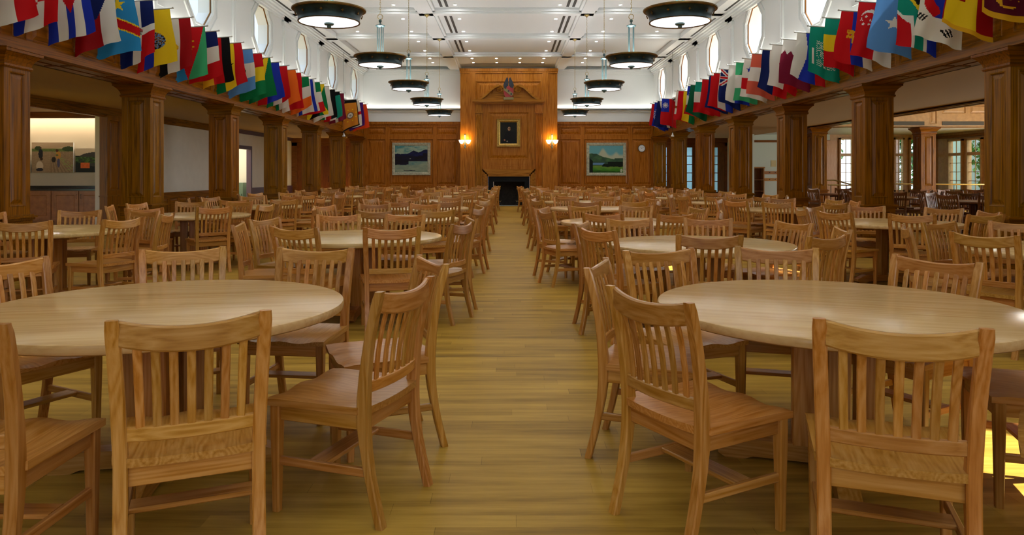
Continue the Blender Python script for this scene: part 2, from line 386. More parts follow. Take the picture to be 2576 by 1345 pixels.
for k, (a, b_) in enumerate(BAYS):
    if b_ < 16: continue
    for x, sd in ((-1.86, 'left'), (-1.70, 'left'), (1.62, 'right'), (1.78, 'right')):
        S = MB(); S.box(x-.035, x+.035, a+.55, b_-.35, ZP-.012, ZP)
        if k < 8:
            o = S.build('air_slot', 'black_slot', None, 0)
            tag(o, 'black ceiling air slot, %s side, %s of pair' % (sd, 'outer' if abs(x) > 1.75 else 'inner')+(', bay %s' % ('', '', '', '', '', 'nearest the camera', 'second nearest', 'third', 'fourth')[k] if k else ''), 'air vent', 'linear air slots in the centre ceiling')
    for s in (-1, 1):
        S = MB(); X = s*(HW-.33)+AX; S.box(X-.03, X+.03, a+.45, b_-.5, ZC-.008, ZC)
        tag(S.build('air_slot', 'black_slot', None, 0), 'black linear air slot along the %s edge of the ceiling, %s bay' % ('left' if s < 0 else 'right', ('', '', '', '', '', 'nearest', 'second', 'third', 'farthest')[k]), 'air vent', 'linear air slots along the ceiling edges')
S = MB(); S.box(-1.5, 1.5, YF-.95, YF-.90, ZP-.01, ZP); tag(S.build('air_slot', 'black_slot', None, 0), 'thin black air slot across the ceiling just before the chimney breast', 'air vent')
# downlights: recessed trim ring plus glowing lens
dl = thing('downlight', 'small round recessed downlight glowing in the white ceiling', 'downlight', (0, 0, ZP))
B = MB(); B.lathe([(.040, -.004), (.048, -.006), (.052, 0), (.040, 0)], 20); B.build('trim_ring', 'white_paint', dl)
B = MB(); B.add([(.040*math.cos(k*PI/8), .040*math.sin(k*PI/8), -.003) for k in range(16)], [tuple(range(16))]); B.build('lens', 'downlight', dl, 0)
DLK = kidsof(dl); first = True
for k, (a, b_) in enumerate(BAYS):
    xs = [(-3.15, 'left bay'), (-1.47, 'centre bay, left row'), (1.40, 'centre bay, right row'), (3.05, 'right bay'), (-4.9, 'far left bay'), (4.8, 'far right bay')]
    if k == len(BAYS)-1: xs += [(-.5, 'centre bay, inner left'), (.45, 'centre bay, inner right')]
    for j, dy in enumerate((1.25, 3.15 if k < len(BAYS)-1 else 2.35)):
        for x, wd in xs:
            if abs(x) > 4 and (k % 2 or b_ < 16): continue
            lab = 'small round downlight glowing in the ceiling, %s' % wd; grp = 'round downlights in the hall ceiling'
            rank = ('ninth', 'eighth', 'seventh', 'sixth', 'fifth', 'fourth', 'third', 'second', 'last')[k] if k < 8 else 'last'
            lab += ', %s coffer %s' % (rank if rank == 'last' else rank+' from last', ('near', 'far')[j])
            if first: dl.location = (x, a+dy, ZP); dl['label'] = lab; dl['group'] = grp; first = False
            else: dup(dl, DLK, (x, a+dy, ZP), 0, lab, grp)
for s in (-1, 1):  # extra downlights added to brighten the aisles, hidden behind the beams
    for k in range(9):
        y = COLY[0]+1.85+3.7*(k-3)
        if YB < y < 32: dup(dl, DLK, (s*6.91+AX, y, AZ), 0, 'added round downlight, unseen behind the %s aisle beam, %s' % ('left' if s < 0 else 'right', ['behind the camera', 'beside the camera', 'nearest ahead', 'second', 'third', 'fourth', 'fifth', 'sixth', 'farthest'][k]), 'added downlights of the aisles')
# --- far wall
B = MB(); yw = YF
B.box(XL-.1, XR+.1, yw, yw+.2, ZB1, ZC+.2)
for q0, q1 in ((XL, -2.07), (2.07, XR)):
    B.box(q0, q1, yw-.16, yw, ZL0, ZL0+.03); B.box(q0, q1, yw-.16, yw-.13, ZL0, ZL1+.02); B.box(q0, q1, yw-.10, yw, ZL0-.05, ZL0); B.box(q0, q1, yw-.05, yw, ZL0-.1, ZL0-.05)
    for d, h in ((.05, .20), (.10, .14), (.16, .09), (.24, .045)): B.box(q0, q1, yw, yw-d, ZC-h, ZC+.01)
struct(B.build('wall_front', 'white_paint', None, 0))
for sg, x0, x1 in ((-1, XL+.1, -2.06), (1, 2.06, XR-.1)):
    E = MB(); E.box(x0, x1, yw-.05, yw-.09, ZL0+.032, ZL0+.045); tag(E.build('cove_light_strip', 'cove_light', None, 0), 'warm cove light strip in the far wall ledge, %s of the chimney breast' % ('left' if sg < 0 else 'right'), 'light strip')
def px(u, D): return (u-CX)*D/F
def pz(v, D): return H+(CY-v)*D/F
B = MB(); D = YF
for x0, x1, st in ((XL, -2.0, ((924, 971), (979, 1091), (1098, 1151))), (2.0, XR, ((1407, 1461.5), (1468, 1582), (1589, 1640)))):
    cells = []
    for a, b_ in st:
        cells.append((px(a, D)-x0, px(b_, D)-x0, pz(340, D), pz(319, D))); cells.append((px(a, D)-x0, px(b_, D)-x0, .86, pz(349, D))); cells.append((px(a, D)-x0, px(b_, D)-x0, .16, .74))
    panels(B, (x0, yw-.03, 0), (1, 0, 0), (0, 0, 1), (0, -1, 0), x1-x0, ZB1, cells, .035, .045, True)
    B.box(x0, x1, yw-.09, yw-.03, ZB1-.07, ZB1+.03); B.box(x0, x1, yw-.06, yw-.03, ZB1-.12, ZB1-.07); B.box(x0, x1, yw-.06, yw-.03, .78, .83); B.box(x0, x1, yw-.05, yw-.03, 0, .12)
struct(B.build('trim_5', 'hearth_Z', None, 0))
# --- chimney breast
YBR = 30.7; D = YBR
br = thing('chimney_breast', 'tall oak panelled chimney breast with carved pediment around the fireplace', 'fireplace surround', (0, YBR, 0))
def hb(name, mat='hearth_Z'): return MB()
B = MB()
fx0, fx1, fz = px(1228, D), px(1331.5, D), pz(443.5, D)
bx0, bx1 = px(1158, D), px(1402, D)
L_ = lambda a, b_: (px(a, D)-bx0, px(b_, D)-bx0)
cells = [(*L_(1197, 1362), pz(253, D)-.0, pz(203, D)), (*L_(1228, 1331), pz(402, D), pz(281, D)), (*L_(1160.5, 1180), .1, 5.5), (*L_(1380, 1399.5), .1, 5.5)]
hole = (fx0-bx0, fx1-bx0, 0, fz)
# face in strips around the fire opening
def face(cells, hole):
    us = sorted({0, bx1-bx0, *[c[0] for c in cells+[hole]], *[c[1] for c in cells+[hole]]})
    cc = cells
    panels(B, (bx0, 0, fz), (1, 0, 0), (0, 0, 1), (0, -1, 0), bx1-bx0, 5.80-fz, [(a, b_, c-fz, d-fz) for a, b_, c, d in cc if c > fz], .035, .06)
face(cells, hole)
for a, b_ in ((bx0, fx0), (fx1, bx1)): B.add([(a,0,0),(b_,0,0),(b_,0,fz),(a,0,fz)], [(0,1,2,3)])
B.add([(bx0,0,0),(bx0,.69,0),(bx0,.69,5.8),(bx0,0,5.8)], [(0,1,2,3)]); B.add([(bx1,0,0),(bx1,.69,0),(bx1,.69,5.8),(bx1,0,5.8)], [(0,1,2,3)])
for x0, x1 in ((px(1181, D), px(1196, D)), (px(1364, D), px(1379, D))): B.box(x0, x1, -.05, 0, 0, 5.7)
B.box(bx0-.03, bx1+.03, -.07, .1, 5.68, 5.80); B.box(bx0-.015, bx1+.015, -.04, .1, 5.60, 5.68)
o = B.build('panelling', 'hearth_Z', br, 0)
for x0, x1 in ((px(1197, D), px(1213, D)), (px(1347, D), px(1363, D))):
    B = MB(); wz1 = pz(284, D); n = 5; wdt = x1-x0
    B.box(x0, x1, -.07, 0, 0, wz1)
    for k in range(n): c = x0+wdt*(k+.5)/n; B.loft([[(c-.018,-.07,.5),(c,-.088,.5),(c+.018,-.07,.5)], [(c-.018,-.07,wz1-.1),(c,-.088,wz1-.1),(c+.018,-.07,wz1-.1)]])
    B.box(x0-.03, x1+.03, -.11, 0, wz1-.02, wz1+.05); B.box(x0-.01, x1+.01, -.09, 0, wz1+.05, pz(262, D)); B.box(x0-.03, x1+.03, -.10, 0, 0, .22)
    B.build('fluted_pilaster', 'hearth_Z', br, 0)
B = MB(); x0, x1 = px(1189, D), px(1371, D); z0, z1 = pz(260.5, D), pz(251, D)
B.box(x0+.10, x1-.10, -.12, 0, z0-.03, z0); B.box(x0+.05, x1-.05, -.17, 0, z0, z0+.06); B.box(x0, x1, -.22, 0, z0+.06, z1)
for sg in (-1, 1):                                   # swan-neck scrolls
    pts = []
    for t in range(15):
        q = t/14; xx = sg*(1.28-q*.88); zz = z1+.03+.57*(q*q*(3-2*q))
        pts.append((xx, zz))
    rings = []
    for i, (xx, zz) in enumerate(pts):
        th = .045+.02*(i/14); rings.append([(xx,-.18,zz-th),(xx,-.18,zz+th),(xx,-.02,zz+th*.8),(xx,-.02,zz-th*.8)])
    B.loft(rings)
    sp = [(sg*(.40-.0)+sg*-(.17*(1-t/22))*math.sin(t*.42)*1.0, -.13, z1+.43+.17*(1-t/22)*math.cos(t*.42)) for t in range(20)]
    B.tube(sp, [.035-.001*t for t in range(20)], 6)
    B.lathe([(.03, -.02), (.05, 0), (.03, .02)], 10, (sg*.40, -.15, z1+.43))
    B.loft([[(sg*1.15,-.05,z1),(sg*.2,-.05,z1),(sg*.2,-.05,z1+.35),(sg*.42,-.05,z1+.42)], [(sg*1.15,0,z1),(sg*.2,0,z1),(sg*.2,0,z1+.35),(sg*.42,0,z1+.42)]])
B.build('pediment', 'hearth_X', br, 40)
B = MB()
for k, (dx, dz) in enumerate(((.26, .30), (.20, .24), (.13, .17), (.05, .09), (0, .03))):
    y = -.03-.025*k; w0 = dx; B.box(fx0-dx, fx1+dx, y, y+.03+.03*k, fz+max(0, dz-.07), fz+dz)
    B.box(fx0-dx, fx0-max(0, dx-.07), y, 0, 0, fz+dz); B.box(fx1+max(0, dx-.07), fx1+dx, y, 0, 0, fz+dz)
B.build('mantel_moulding', 'hearth_X', br, 0)
B = MB(); ch = random.Random(3)                       # two lines of carved lettering, too small to read
for row in (413.0, 418.5):
    x = px(1232, D)
    while x < px(1328, D):
        if ch.random() > .14: B.box(x, x+ch.uniform(.008, .028), -.010, 0, pz(row+1.2, D), pz(row-1.2, D))
        x += .045
B.build('carved_inscription', 'hearth_X', br, 0)
B = MB(); hw = .02
sx0, sx1, sz = px(1241, D), px(1320, D), pz(457, D)
B.box(fx0, sx0, .04, .1, 0, fz); B.box(sx1, fx1, .04, .1, 0, fz); B.box(sx0, sx1, .04, .1, sz, fz); B.box(fx0, fx1, -.35+.3, .1, -.0, .012)
B.build('stone_surround', 'black_stone', br, 0)
B = MB(); B.box(sx0, sx1, .62, .66, 0, sz); B.box(sx0-.04, sx0, .1, .66, 0, sz); B.box(sx1, sx1+.04, .1, .66, 0, sz); B.box(sx0-.04, sx1+.04, .1, .66, sz, sz+.04); B.box(sx0, sx1, .1, .66, 0, .015)
B.build('firebox', 'firebox_brick', br, 0)
B = MB(); B.box(sx0, sx0+.02, .03, .05, 0, sz); B.box(sx0, sx1, .03, .05, .012, .03); B.build('steel_edge', 'pole_metal', br, 0)
for u, sd in ((1256, 'left'), (1302.5, 'right')):
    t = thing('andiron', 'tall black andiron with brass ball top, %s one in the fireplace' % sd, 'andiron', (px(u, D), YBR+.25, .015))
    B = MB(); B.lathe([(.03, .17), (.016, .22), (.013, .5), (.022, .62), (.012, .66)], 12); B.tube([(0, 0, .06), (0, .3, .06)], .012, 6); B.tube([(-.10, -.03, 0), (-.06, -.02, .09), (0, 0, .18)], .014, 6); B.tube([(.10, -.03, 0), (.06, -.02, .09), (0, 0, .18)], .014, 6)
    B.build('shaft', 'dark_iron', t)
    B = MB(); B.lathe([(.0, .66), (.03, .67), (.045, .70), (.045, .73), (.03, .76), (.0, .775)], 16); B.build('ball_finial', 'brass', t)
    B = MB(); B.tube([(-.08, -.02, .20), (-.04, -.03, .17), (0, -.03, .19), (.04, -.03, .17), (.08, -.02, .20)], .012, 6); B.build('brass_bracket', 'brass', t)
# crest
t = thing('coat_of_arms', 'carved crest with red and gold shield, three black discs and dark wings', 'crest', (px(1279.5, D), YBR-.2, z1))
sw, sh = .20, .52
pts = [(-sw, sh), (sw, sh), (sw, .2), (sw*.75, .08), (0, 0), (-sw*.75, .08), (-sw, .2)]
B = MB(); B.prism(pts, (0, 0, .03), (1, 0, 0), (0, 0, 1), (0, -1, 0), .05); B.build('shield', 'shield_red', t, 0)
B = MB(); B.prism([(-sw, sh), (-sw, sh-.17), (sw*.55, .1), (sw*.9, .16), (sw*.98, .2)], (0, -.052, .03), (1, 0, 0), (0, 0, 1), (0, -1, 0), .012); B.prism([(-.22, .06), (-.2, -.02), (.2, -.02), (.22, .06), (.18, .09), (-.18, .09)], (0, -.05, .0), (1, 0, 0), (0, 0, 1), (0, -1, 0), .03)
B.build('bend', 'shield_gold', t, 0)
for cx_, cz_ in ((-.13, .44), (0, .31), (.11, .19)):
    B = MB(); B.prism([(.037*math.cos(k*PI/8), .037*math.sin(k*PI/8)) for k in range(16)], (cx_, -.066, cz_+.03), (1, 0, 0), (0, 0, 1), (0, -1, 0), .012); B.build('roundel', 'ink', t, 0)
for sg in (-1, 1):
    B = MB()
    for k in range(6):
        a = math.radians(100-k*18); B.prism([(0, -.02), (.05, .0), (.10, .30-.03*k), (.06, .38-.03*k), (.01, .32-.03*k)], (sg*(.01+.026*k), -.02-.008*k, sh+.03-.012*k), (sg*math.cos(.12*k), 0, -math.sin(.12*k)), (0, 0, 1), (0, -1, 0), .02)
    B.build('wing', 'wing_blue', t, 0)
# ---------------------------------------------------------------- columns
def column(X, Yc, s, label):
    t = thing('panelled_column', label, 'column', (X, Yc, 0), 0)
    hw = .25; B = MB()
    for O, U, Nn in (((-hw, -hw, .82), (1, 0, 0), (0, -1, 0)), ((hw, -hw, .82), (0, 1, 0), (1, 0, 0)), ((hw, hw, .82), (-1, 0, 0), (0, 1, 0)), ((-hw, hw, .82), (0, -1, 0), (-1, 0, 0))):
        panels(B, O, U, (0, 0, 1), Nn, .5, 1.94, [(.095, .405, .12, 1.84)], .02, .028)
    B.build('shaft', 'panel_Z', t, 0)
    B = MB(); q = .27
    for O, U, Nn in (((-q, -q, .0), (1, 0, 0), (0, -1, 0)), ((q, -q, .0), (0, 1, 0), (1, 0, 0)), ((q, q, .0), (-1, 0, 0), (0, 1, 0)), ((-q, q, .0), (0, -1, 0), (-1, 0, 0))):
        panels(B, O, U, (0, 0, 1), Nn, 2*q, .78, [(.09, 2*q-.09, .2, .70)], .015, .02)
    for w_, a, b_ in ((.58, .76, .79), (.62, .79, .815), (.56, .815, .83), (.60, 0, .12)): B.box(-w_/2, w_/2, -w_/2, w_/2, a, b_)
    B.build('base', 'panel_X', t, 0)
    B = MB(); prof = [(.26, 2.70), (.275, 2.72), (.275, 2.745), (.262, 2.75), (.27, 2.79), (.30, 2.84), (.345, 2.885), (.36, 2.89), (.36, 2.925), (.37, 2.93), (.37, 2.938)]
    B.loft([[(-r,-r,z),(r,-r,z),(r,r,z),(-r,r,z)] for r, z in prof]); B.build('capital', 'panel_X', t, 0)
ORD = ['nearest', 'second nearest', 'third', 'fourth', 'fifth', 'sixth', 'farthest']
for s in (-1, 1):
    for k, c in enumerate(COLY):
        column(s*(HW+.25)+AX, c if k < 6 else c-.06, s, 'square oak column with raised panels, %s in the %s row' % (ORD[k], 'left' if s < 0 else 'right'))
# ---------------------------------------------------------------- left aisle
YE = 32.9; D0, D1 = 13.2, 17.65
B = MB(); B.box(XL-.6, AL-.11, YB, YE, AZ, AZ+.12); struct(B.build('ceiling', 'tan_ceiling', None, 0))
B = MB(); xw = AL; ydr0, ydr1 = 25.4, 27.5
for a, b_, z0, z1_ in ((YB, D0, 0, AZ), (D1, ydr0, 0, AZ), (ydr1, YE, 0, AZ), (ydr0, ydr1, 2.27, AZ), (D0, D1, 2.80, AZ)): B.box(xw-.12, xw, a, b_, z0, z1_)
struct(B.build('wall_left', 'grey_wall', None, 0))
for a, b_ in ((YB, D0-.3), (D1+.75, ydr0-.12)):
    B = MB(); n = int((b_-a)/.62); step = (b_-a)/n
    panels(B, (xw+.03, a, 0), (0, 1, 0), (0, 0, 1), (1, 0, 0), b_-a, .80, [(k*step+.06, (k+1)*step-.06, .16, .66) for k in range(n)], .012, .02)
    B.box(xw, xw+.06, a, b_, .78, .83); struct(B.build('baseboard_left', 'panel_Y', None, 0))
B = MB(); B.box(xw-.1, xw+.05, ydr1+.12, YE, 0, .83); struct(B.build('baseboard_left', 'purple_trim', None, 0))
B = MB(); B.box(xw-.05, xw+.06, YB, 24.3, AZ-.16, AZ); B.box(xw-.05, xw+.10, YB, 24.3, AZ-.06, AZ); B.box(xw, xw+.04, YB, 24.3, AZ-.20, AZ-.16); struct(B.build('trim_6', 'panel_Y', None, 0))
B = MB(); B.box(xw-.05, xw+.06, 24.3, YE, AZ-.14, AZ); B.box(xw-.05, xw+.10, 24.3, YE, AZ-.05, AZ); struct(B.build('trim_7', 'purple_trim', None, 0))
# doorway
B = MB(); B.box(xw, xw+.05, ydr0-.14, ydr0, 0, 2.4); B.box(xw, xw+.05, ydr1, ydr1+.14, 0, 2.4); B.box(xw, xw+.05, ydr0, ydr1, 2.27, 2.4); B.box(xw-.12, xw, ydr1-.001, ydr1+.03, 0, 2.27)
dr = struct(B.build('door_1', 'purple_trim', None, 0))
B = MB(); B.box(xw-2.0, xw-.12, 28.6, 28.7, 0, AZ); B.box(xw-2.1, xw-2.0, 24, 28.7, 0, AZ); struct(B.build('wall_beyond', 'cream_wall', None, 0))
B = MB(); B.box(xw-1.1, xw-.35, 27.75, 28.4, 0, 1.02); B.box(xw-1.05, xw-.4, 27.7, 27.75, .1, .6); tag(B.build('storage_bin', 'green_box', None, 0), 'grey green bin standing beyond the doorway on the left', 'bin')
area('back_room_lamp', (xw-1.0, 27.2, 2.8), .6, 16, (1, .95, .7))
# jamb pilaster of the alcove opening
t = thing('alcove_jamb', 'oak panelled jamb at the right side of the lit alcove', 'door jamb', (xw, D1, 0))
B = MB()
panels(B, (-.12, -.02, .83), (1, 0, 0), (0, 0, 1), (0, -1, 0), .14+.05, AZ-.18-.83, [], .015, .02)
panels(B, (.05, -.02, .83), (0, 1, 0), (0, 0, 1), (1, 0, 0), .72, AZ-.18-.83, [(.14, .58, .12, 1.85)], .018, .025)
B.box(-.12, .05, -.02, 0, 0, .83); B.box(.0, .08, -.04, .72, 0, .80); B.box(-.12, .10, -.06, .74, .80, .83); B.build('jamb_panel', 'panel_Z', t, 0)
# alcove
ya = 20.1
B = MB(); B.box(-16, xw-.12, ya, ya+.1, 0, 3.1); B.box(-15.9, -15.8, D0-1, ya, 0, 3.1); B.box(xw-.24, xw-.12, D1, ya, 0, 3.1); struct(B.build('wall_alcove', 'cream_wall', None, 0))
B = MB(); B.box(-16, xw-.12, D0-1.5, ya, 3.02, 3.1); struct(B.build('ceiling', 'tan_ceiling', None, 0))
B = MB(); B.box(-16, xw-.12, ya-.55, ya-.49, 2.89, 3.02); B.box(-16, xw-.12, ya-.49, ya-.40, 2.86, 2.92); B.box(xw-.12, xw+.0, D0, D1, 2.74, 2.80); struct(B.build('trim_8', 'panel_X', None, 0))
E = MB(); E.box(-15.7, xw-.3, ya-.30, ya-.24, 3.0, 3.015); tag(E.build('wall_washer', 'alcove_light', None, 0), 'warm strip light washing down the alcove wall', 'light strip')
ct = simple('countertop', 'counter_black', (-15.75, xw-.26, 19.42, ya-.005, .915, .955), (-15.75, xw-.26, ya-.03, ya-.005, .955, 1.03), kind=False)
tag(ct, 'glossy black countertop running along the alcove wall', 'countertop')
x = -15.2; kk = 0; CW = .74
names = ['fifth', 'fourth', 'third', 'second', 'first', 'sixth', 'seventh', 'eighth']
while x < xw-.3:
    t = thing('base_cabinet', 'cherry base cabinet with two raised panel doors under the black countertop, %s from left' % ['first', 'second', 'third', 'fourth', 'fifth', 'sixth'][kk], 'cabinet', (x, 19.47, 0), 0, 'base cabinets in the alcove')
    w_ = min(2*CW, xw-.27-x)
    B = MB(); B.box(0, w_, 0, .6, .10, .912); B.box(.03, w_, .06, .6, 0, .10); B.build('body', 'cherry', t, 0)
    for j in range(2):
        a = .01+j*w_/2; b_ = (j+1)*w_/2-.01
        B = MB(); panels(B, (a, -.022, .12), (1, 0, 0), (0, 0, 1), (0, -1, 0), b_-a, .78, [(.11, b_-a-.11, .11, .67)], .016, .022); B.box(a, b_, -.02, 0, .12, .90)
        d = B.build('door', 'cherry', t, 0)
        hx = b_-.05 if j == 0 else a+.05
        B = MB(); B.tube([(hx, -.022, .70), (hx, -.05, .71), (hx, -.05, .80), (hx, -.022, .81)], .005, 6); B.build('handle', 'dark_iron', d)
    x += w_+.002; kk += 1
# ---------------------------------------------------------------- aisle end walls with glazed doors
def french(name, x0, yw, nd, label_side, mirror):
    root = None
    W_ = 1.15
    for k in range(nd):
        a = x0+k*W_; B = MB()
        B.box(a, a+.32, yw-.06, yw, 0, 2.62); B.box(a+W_-.32, a+W_, yw-.06, yw, 0, 2.62); B.box(a+.32, a+W_-.32, yw-.06, yw, 0, .55); B.box(a+.32, a+W_-.32, yw-.06, yw, 2.55, 2.62)
        for z in (1.02, 1.02+.38, 1.02+.76, 1.02+1.14): B.box(a+.32, a+W_-.32, yw-.05, yw-.02, z-.018, z+.018)
        d = struct(B.build('door_%d' % (2+k+(0 if mirror < 0 else 3)), 'walnut_Z', None, 0))
        G = MB(); G.box(a+.32, a+W_-.32, yw-.035, yw-.03, .55, 2.55); G.build('pane', 'glass', d, 0)
        Hn = MB(); Hn.tube([(a+.26, yw-.06, 1.0), (a+.26, yw-.12, 1.02), (a+.26, yw-.12, 1.22), (a+.26, yw-.06, 1.24)], .01, 6); Hn.build('handle', 'dark_iron', d)
for s in (-1, 1):
    xs0, xs1 = (AL, XL-.5) if s < 0 else (XR+.5, 9.9)
    x0 = xs0+.02 if s < 0 else xs0-.1
    n = 3; W_ = 1.15
    dx0 = -9.55 if s < 0 else 6.30
    french('door', dx0, YE, 3, '', s)
    B = MB(); B.box(min(xs0, dx0)-.2, dx0, YE-.1, YE+.1, 0, AZ); B.box(dx0+3*W_, max(xs1, dx0+3*W_)+.1, YE-.1, YE+.1, 0, AZ); B.box(min(xs0, dx0)-.2, max(xs1, dx0+3*W_)+.1, YE-.1, YE+.1, 2.62, AZ+.15)
    B.box(min(xs0, dx0)-.2, xs1+.1, YE-.16, YE-.1, AZ-.2, AZ)
    struct(B.build('wall_front', 'walnut_X', None, 0))
    # bright corridor behind the doors
    B = MB(); B.box(dx0-1, dx0+4.4, 37.5, 37.6, 0, 3); B.box(dx0-1.1, dx0-1, YE, 37.6, 0, 3); B.box(dx0+4.4, dx0+4.5, YE, 37.6, 0, 3); B.box(dx0-1, dx0+4.4, YE+.1, 37.6, 3, 3.1); B.box(dx0-1, dx0+4.4, YE+.1, 37.6, -.1, 0)
    struct(B.build('wall_corridor', 'mint_wall', None, 0))
    area('corridor_daylight', (dx0+1.7, 36.0, 2.9), 2.6, 75, (.45, .72, 1.0))
# ---------------------------------------------------------------- right aisle and bay room
B = MB(); B.box(9.9, 18.6, 24.9, 33, 3.06, 3.16); struct(B.build('ceiling', 'white_paint', None, 0)); B = MB(); B.box(XR+.6, 10.3, YB, YE, AZ, AZ+.12); struct(B.build('ceiling', 'tan_ceiling', None, 0))
B = MB(); B.box(10.3, 18.6, YB, 24.9, 4.7, 4.8); struct(B.build('ceiling', 'white_paint', None, 0))
B = MB(); B.box(10.25, 10.8, YB, 24.95, ZB0, ZB0+.02); B.box(10.25, 10.27, YB, 24.95, ZB0, AZ+.02); B.box(10.78, 10.8, YB, 24.95, ZB0, 4.7)
for a in range(9): B.box(10.34, 10.47, YB+.3+a*3.2, YB+3.2+a*3.2, ZB0-.012, ZB0); B.box(10.58, 10.71, YB+.3+a*3.2, YB+3.2+a*3.2, ZB0-.012, ZB0)
struct(B.build('trim_9', 'panel_Y', None, 0))
D = 24.7; B = MB(); x0 = 10.3
st = [(2100, 2240), (2250, 2328), (2339, 2357), (2370, 2430), (2440, 2500), (2505, 2570)]
cells = [(max(.05, px(a, D)-x0), px(b_, D)-x0, pz(286, D)-ZB0, pz(262, D)-ZB0) for a, b_ in st if abs(a-2339) > 1 and px(a, D) > x0]+[(px(2339, D)-x0, px(2357, D)-x0, pz(312, D)-ZB0, pz(276, D)-ZB0)]
panels(B, (x0, D, ZB0), (1, 0, 0), (0, 0, 1), (0, -1, 0), 8.2, 1.76, cells, .02, .03); B.box(x0, 18.5, D, D+.4, ZB0, ZB0+.02); B.box(x0, 18.5, D+.38, D+.4, ZB0, 4.7)
struct(B.build('trim_10', 'honey_frame', None, 0))
for a, b_ in ((2248, 2325), (2370, 2475)):
    B = MB(); B.box(px(a, D), px(b_, D), D-.012, D, pz(315, D), pz(306, D))
    for q in range(5): z = pz(315, D)+q*.03; B.box(px(a, D), px(b_, D), D-.02, D-.012, z, z+.008)
    tag(B.build('air_grille', 'grille', None, 0), 'long grey air grille in the honey oak frieze, %s one' % ('left' if a < 2300 else 'right'), 'air vent')
column(10.55, 24.95, 1, 'square oak column with raised panels at the entrance of the bay room, left one')
column(14.25, 24.95, 1, 'square oak column with raised panels in the bay room, by the windows')
# walls of the right part
yb = 31.5
B = MB(); B.box(9.9, 13.9, yb, yb+.1, 0, 3.1); B.box(9.85, 9.95, 29.5, YE, 0, AZ+.1); struct(B.build('wall_front', 'mint_wall', None, 0))
B = MB(); B.box(9.9, 13.9, yb-.05, yb, 2.72, 2.82); B.box(9.9, 13.9, yb-.03, yb, 0, .12); struct(B.build('trim_11', 'panel_X', None, 0))
for u0, u1, v0, v1, lab in ((1915, 1975, 430.5, 438, 'upper'), (1915, 1975, 447.5, 455, 'lower')):
    t = thing('coat_rack', 'oak wall coat rail with hooks beside the dark shelf unit, %s one' % lab, 'coat rack', (px(u0, yb), yb-.02, pz(v1, yb)))
    B = MB(); B.box(0, px(u1, yb)-px(u0, yb), -.02, .02, 0, pz(v0, yb)-pz(v1, yb)); B.build('rail', 'oak_X', t, 0)
    for k in range(5):
        B = MB(); x = .1+k*.24; B.tube([(x, -.02, .07), (x, -.08, .06), (x, -.09, .10)], .012, 6); B.build('hook', 'dark_iron', t)
t = thing('shelf_unit', 'tall oak shelf unit with dark open compartments against the pale far wall', 'shelf', (px(1868, yb), yb-.40, 0))
B = MB(); sw_ = px(1915, yb)-px(1868, yb); sh_ = pz(420, yb)
B.box(0, .04, 0, .38, 0, sh_); B.box(sw_-.04, sw_, 0, .38, 0, sh_); B.box(-.02, sw_+.02, -.02, .38, sh_-.05, sh_); B.build('carcass', 'oak_Z', t, 0)
B = MB(); B.box(.04, sw_-.04, .35, .37, 0, sh_-.05); B.build('back_panel', 'walnut_Z', t, 0)
for z in (.1, .62, 1.10): B = MB(); B.box(.04, sw_-.04, 0, .35, z-.015, z+.015); B.build('shelf_board', 'walnut_X', t, 0)
tag(simple('plaque', 'paper_plaque', (px(1939.5, yb), px(1952, yb), yb-.02, yb, pz(419, yb), pz(403, yb)), kind=False), 'small square tan plaque on the pale far wall', 'plaque')
# windows of the bay: back wall and east wall, muntined
wc = [n_]
def bay_window(O, U, W_, z0, z1_, trans, cols, rows, name):
    wc[0] += 1; O = Vector(O); U = Vector(U); Nn = Vector((0, 0, 1)).cross(U); B = MB()
    def bar(u0, u1, v0, v1, d0=-.06, d1=.04):
        p = [O+U*u+Nn*d+Vector((0, 0, v)) for d in (d0, d1) for u, v in ((u0, v0), (u1, v0), (u1, v1), (u0, v1))]
        B.add(p, [(0,1,2,3),(4,7,6,5),(0,4,5,1),(1,5,6,2),(2,6,7,3),(3,7,4,0)])
    f = .07
    bar(-f, 0, z0-f, z1_+f, -.1, .06); bar(W_, W_+f, z0-f, z1_+f, -.1, .06); bar(-f, W_+f, z0-f-.04, z0, -.1, .1); bar(-f, W_+f, z1_, z1_+f, -.1, .06); bar(0, W_, trans-.06, trans+.06, -.08, .05)
    o = struct(B.build('window_%d' % wc[0], 'honey_frame', None, 0))
    B = MB()
    for i in range(1, cols): bar(W_*i/cols-.011, W_*i/cols+.011, z0, z1_, -.03, .0)
    for i in range(1, rows): z = z0+(trans-z0)*i/rows; bar(0, W_, z-.011, z+.011, -.03, .0)
    B.build('muntins', 'honey_frame', o, 0)
    G = MB(); p = [O+U*u+Nn*-.015+Vector((0, 0, v)) for u, v in ((0, z0), (W_, z0), (W_, z1_), (0, z1_))]; G.add(p, [(0, 1, 2, 3)]); G.build('pane', 'glass', o, 0)
NW = []
for u0, u1 in ((2113.5, 2141), (2152, 2176), (2250.5, 2269), (2289, 2308), (2320, 2338)):
    a, b_ = px(u0, yb), px(u1, yb); NW.append((a, b_)); bay_window((a, yb, 0), (1, 0, 0), b_-a, .66, 2.84, 2.18, 2, 4, '')
XE = 18.4; EW = []
y = YB+1
for yc0 in [30.28-.80-k*1.22 for k in range(13)]:
    EW.append((yc0, yc0+.80)); bay_window((XE, yc0+.80, 0), (0, -1, 0), .80, .72, 2.70, 2.16, 2, 4, '')
B = MB()
def wall_with(B, mk, spans, lo, hi, z0, z1_, top):
    prev = lo
    for a, b_ in sorted(spans): mk(prev, a, 0, top); mk(a, b_, 0, z0); mk(a, b_, z1_, top); prev = b_
    mk(prev, hi, 0, top)
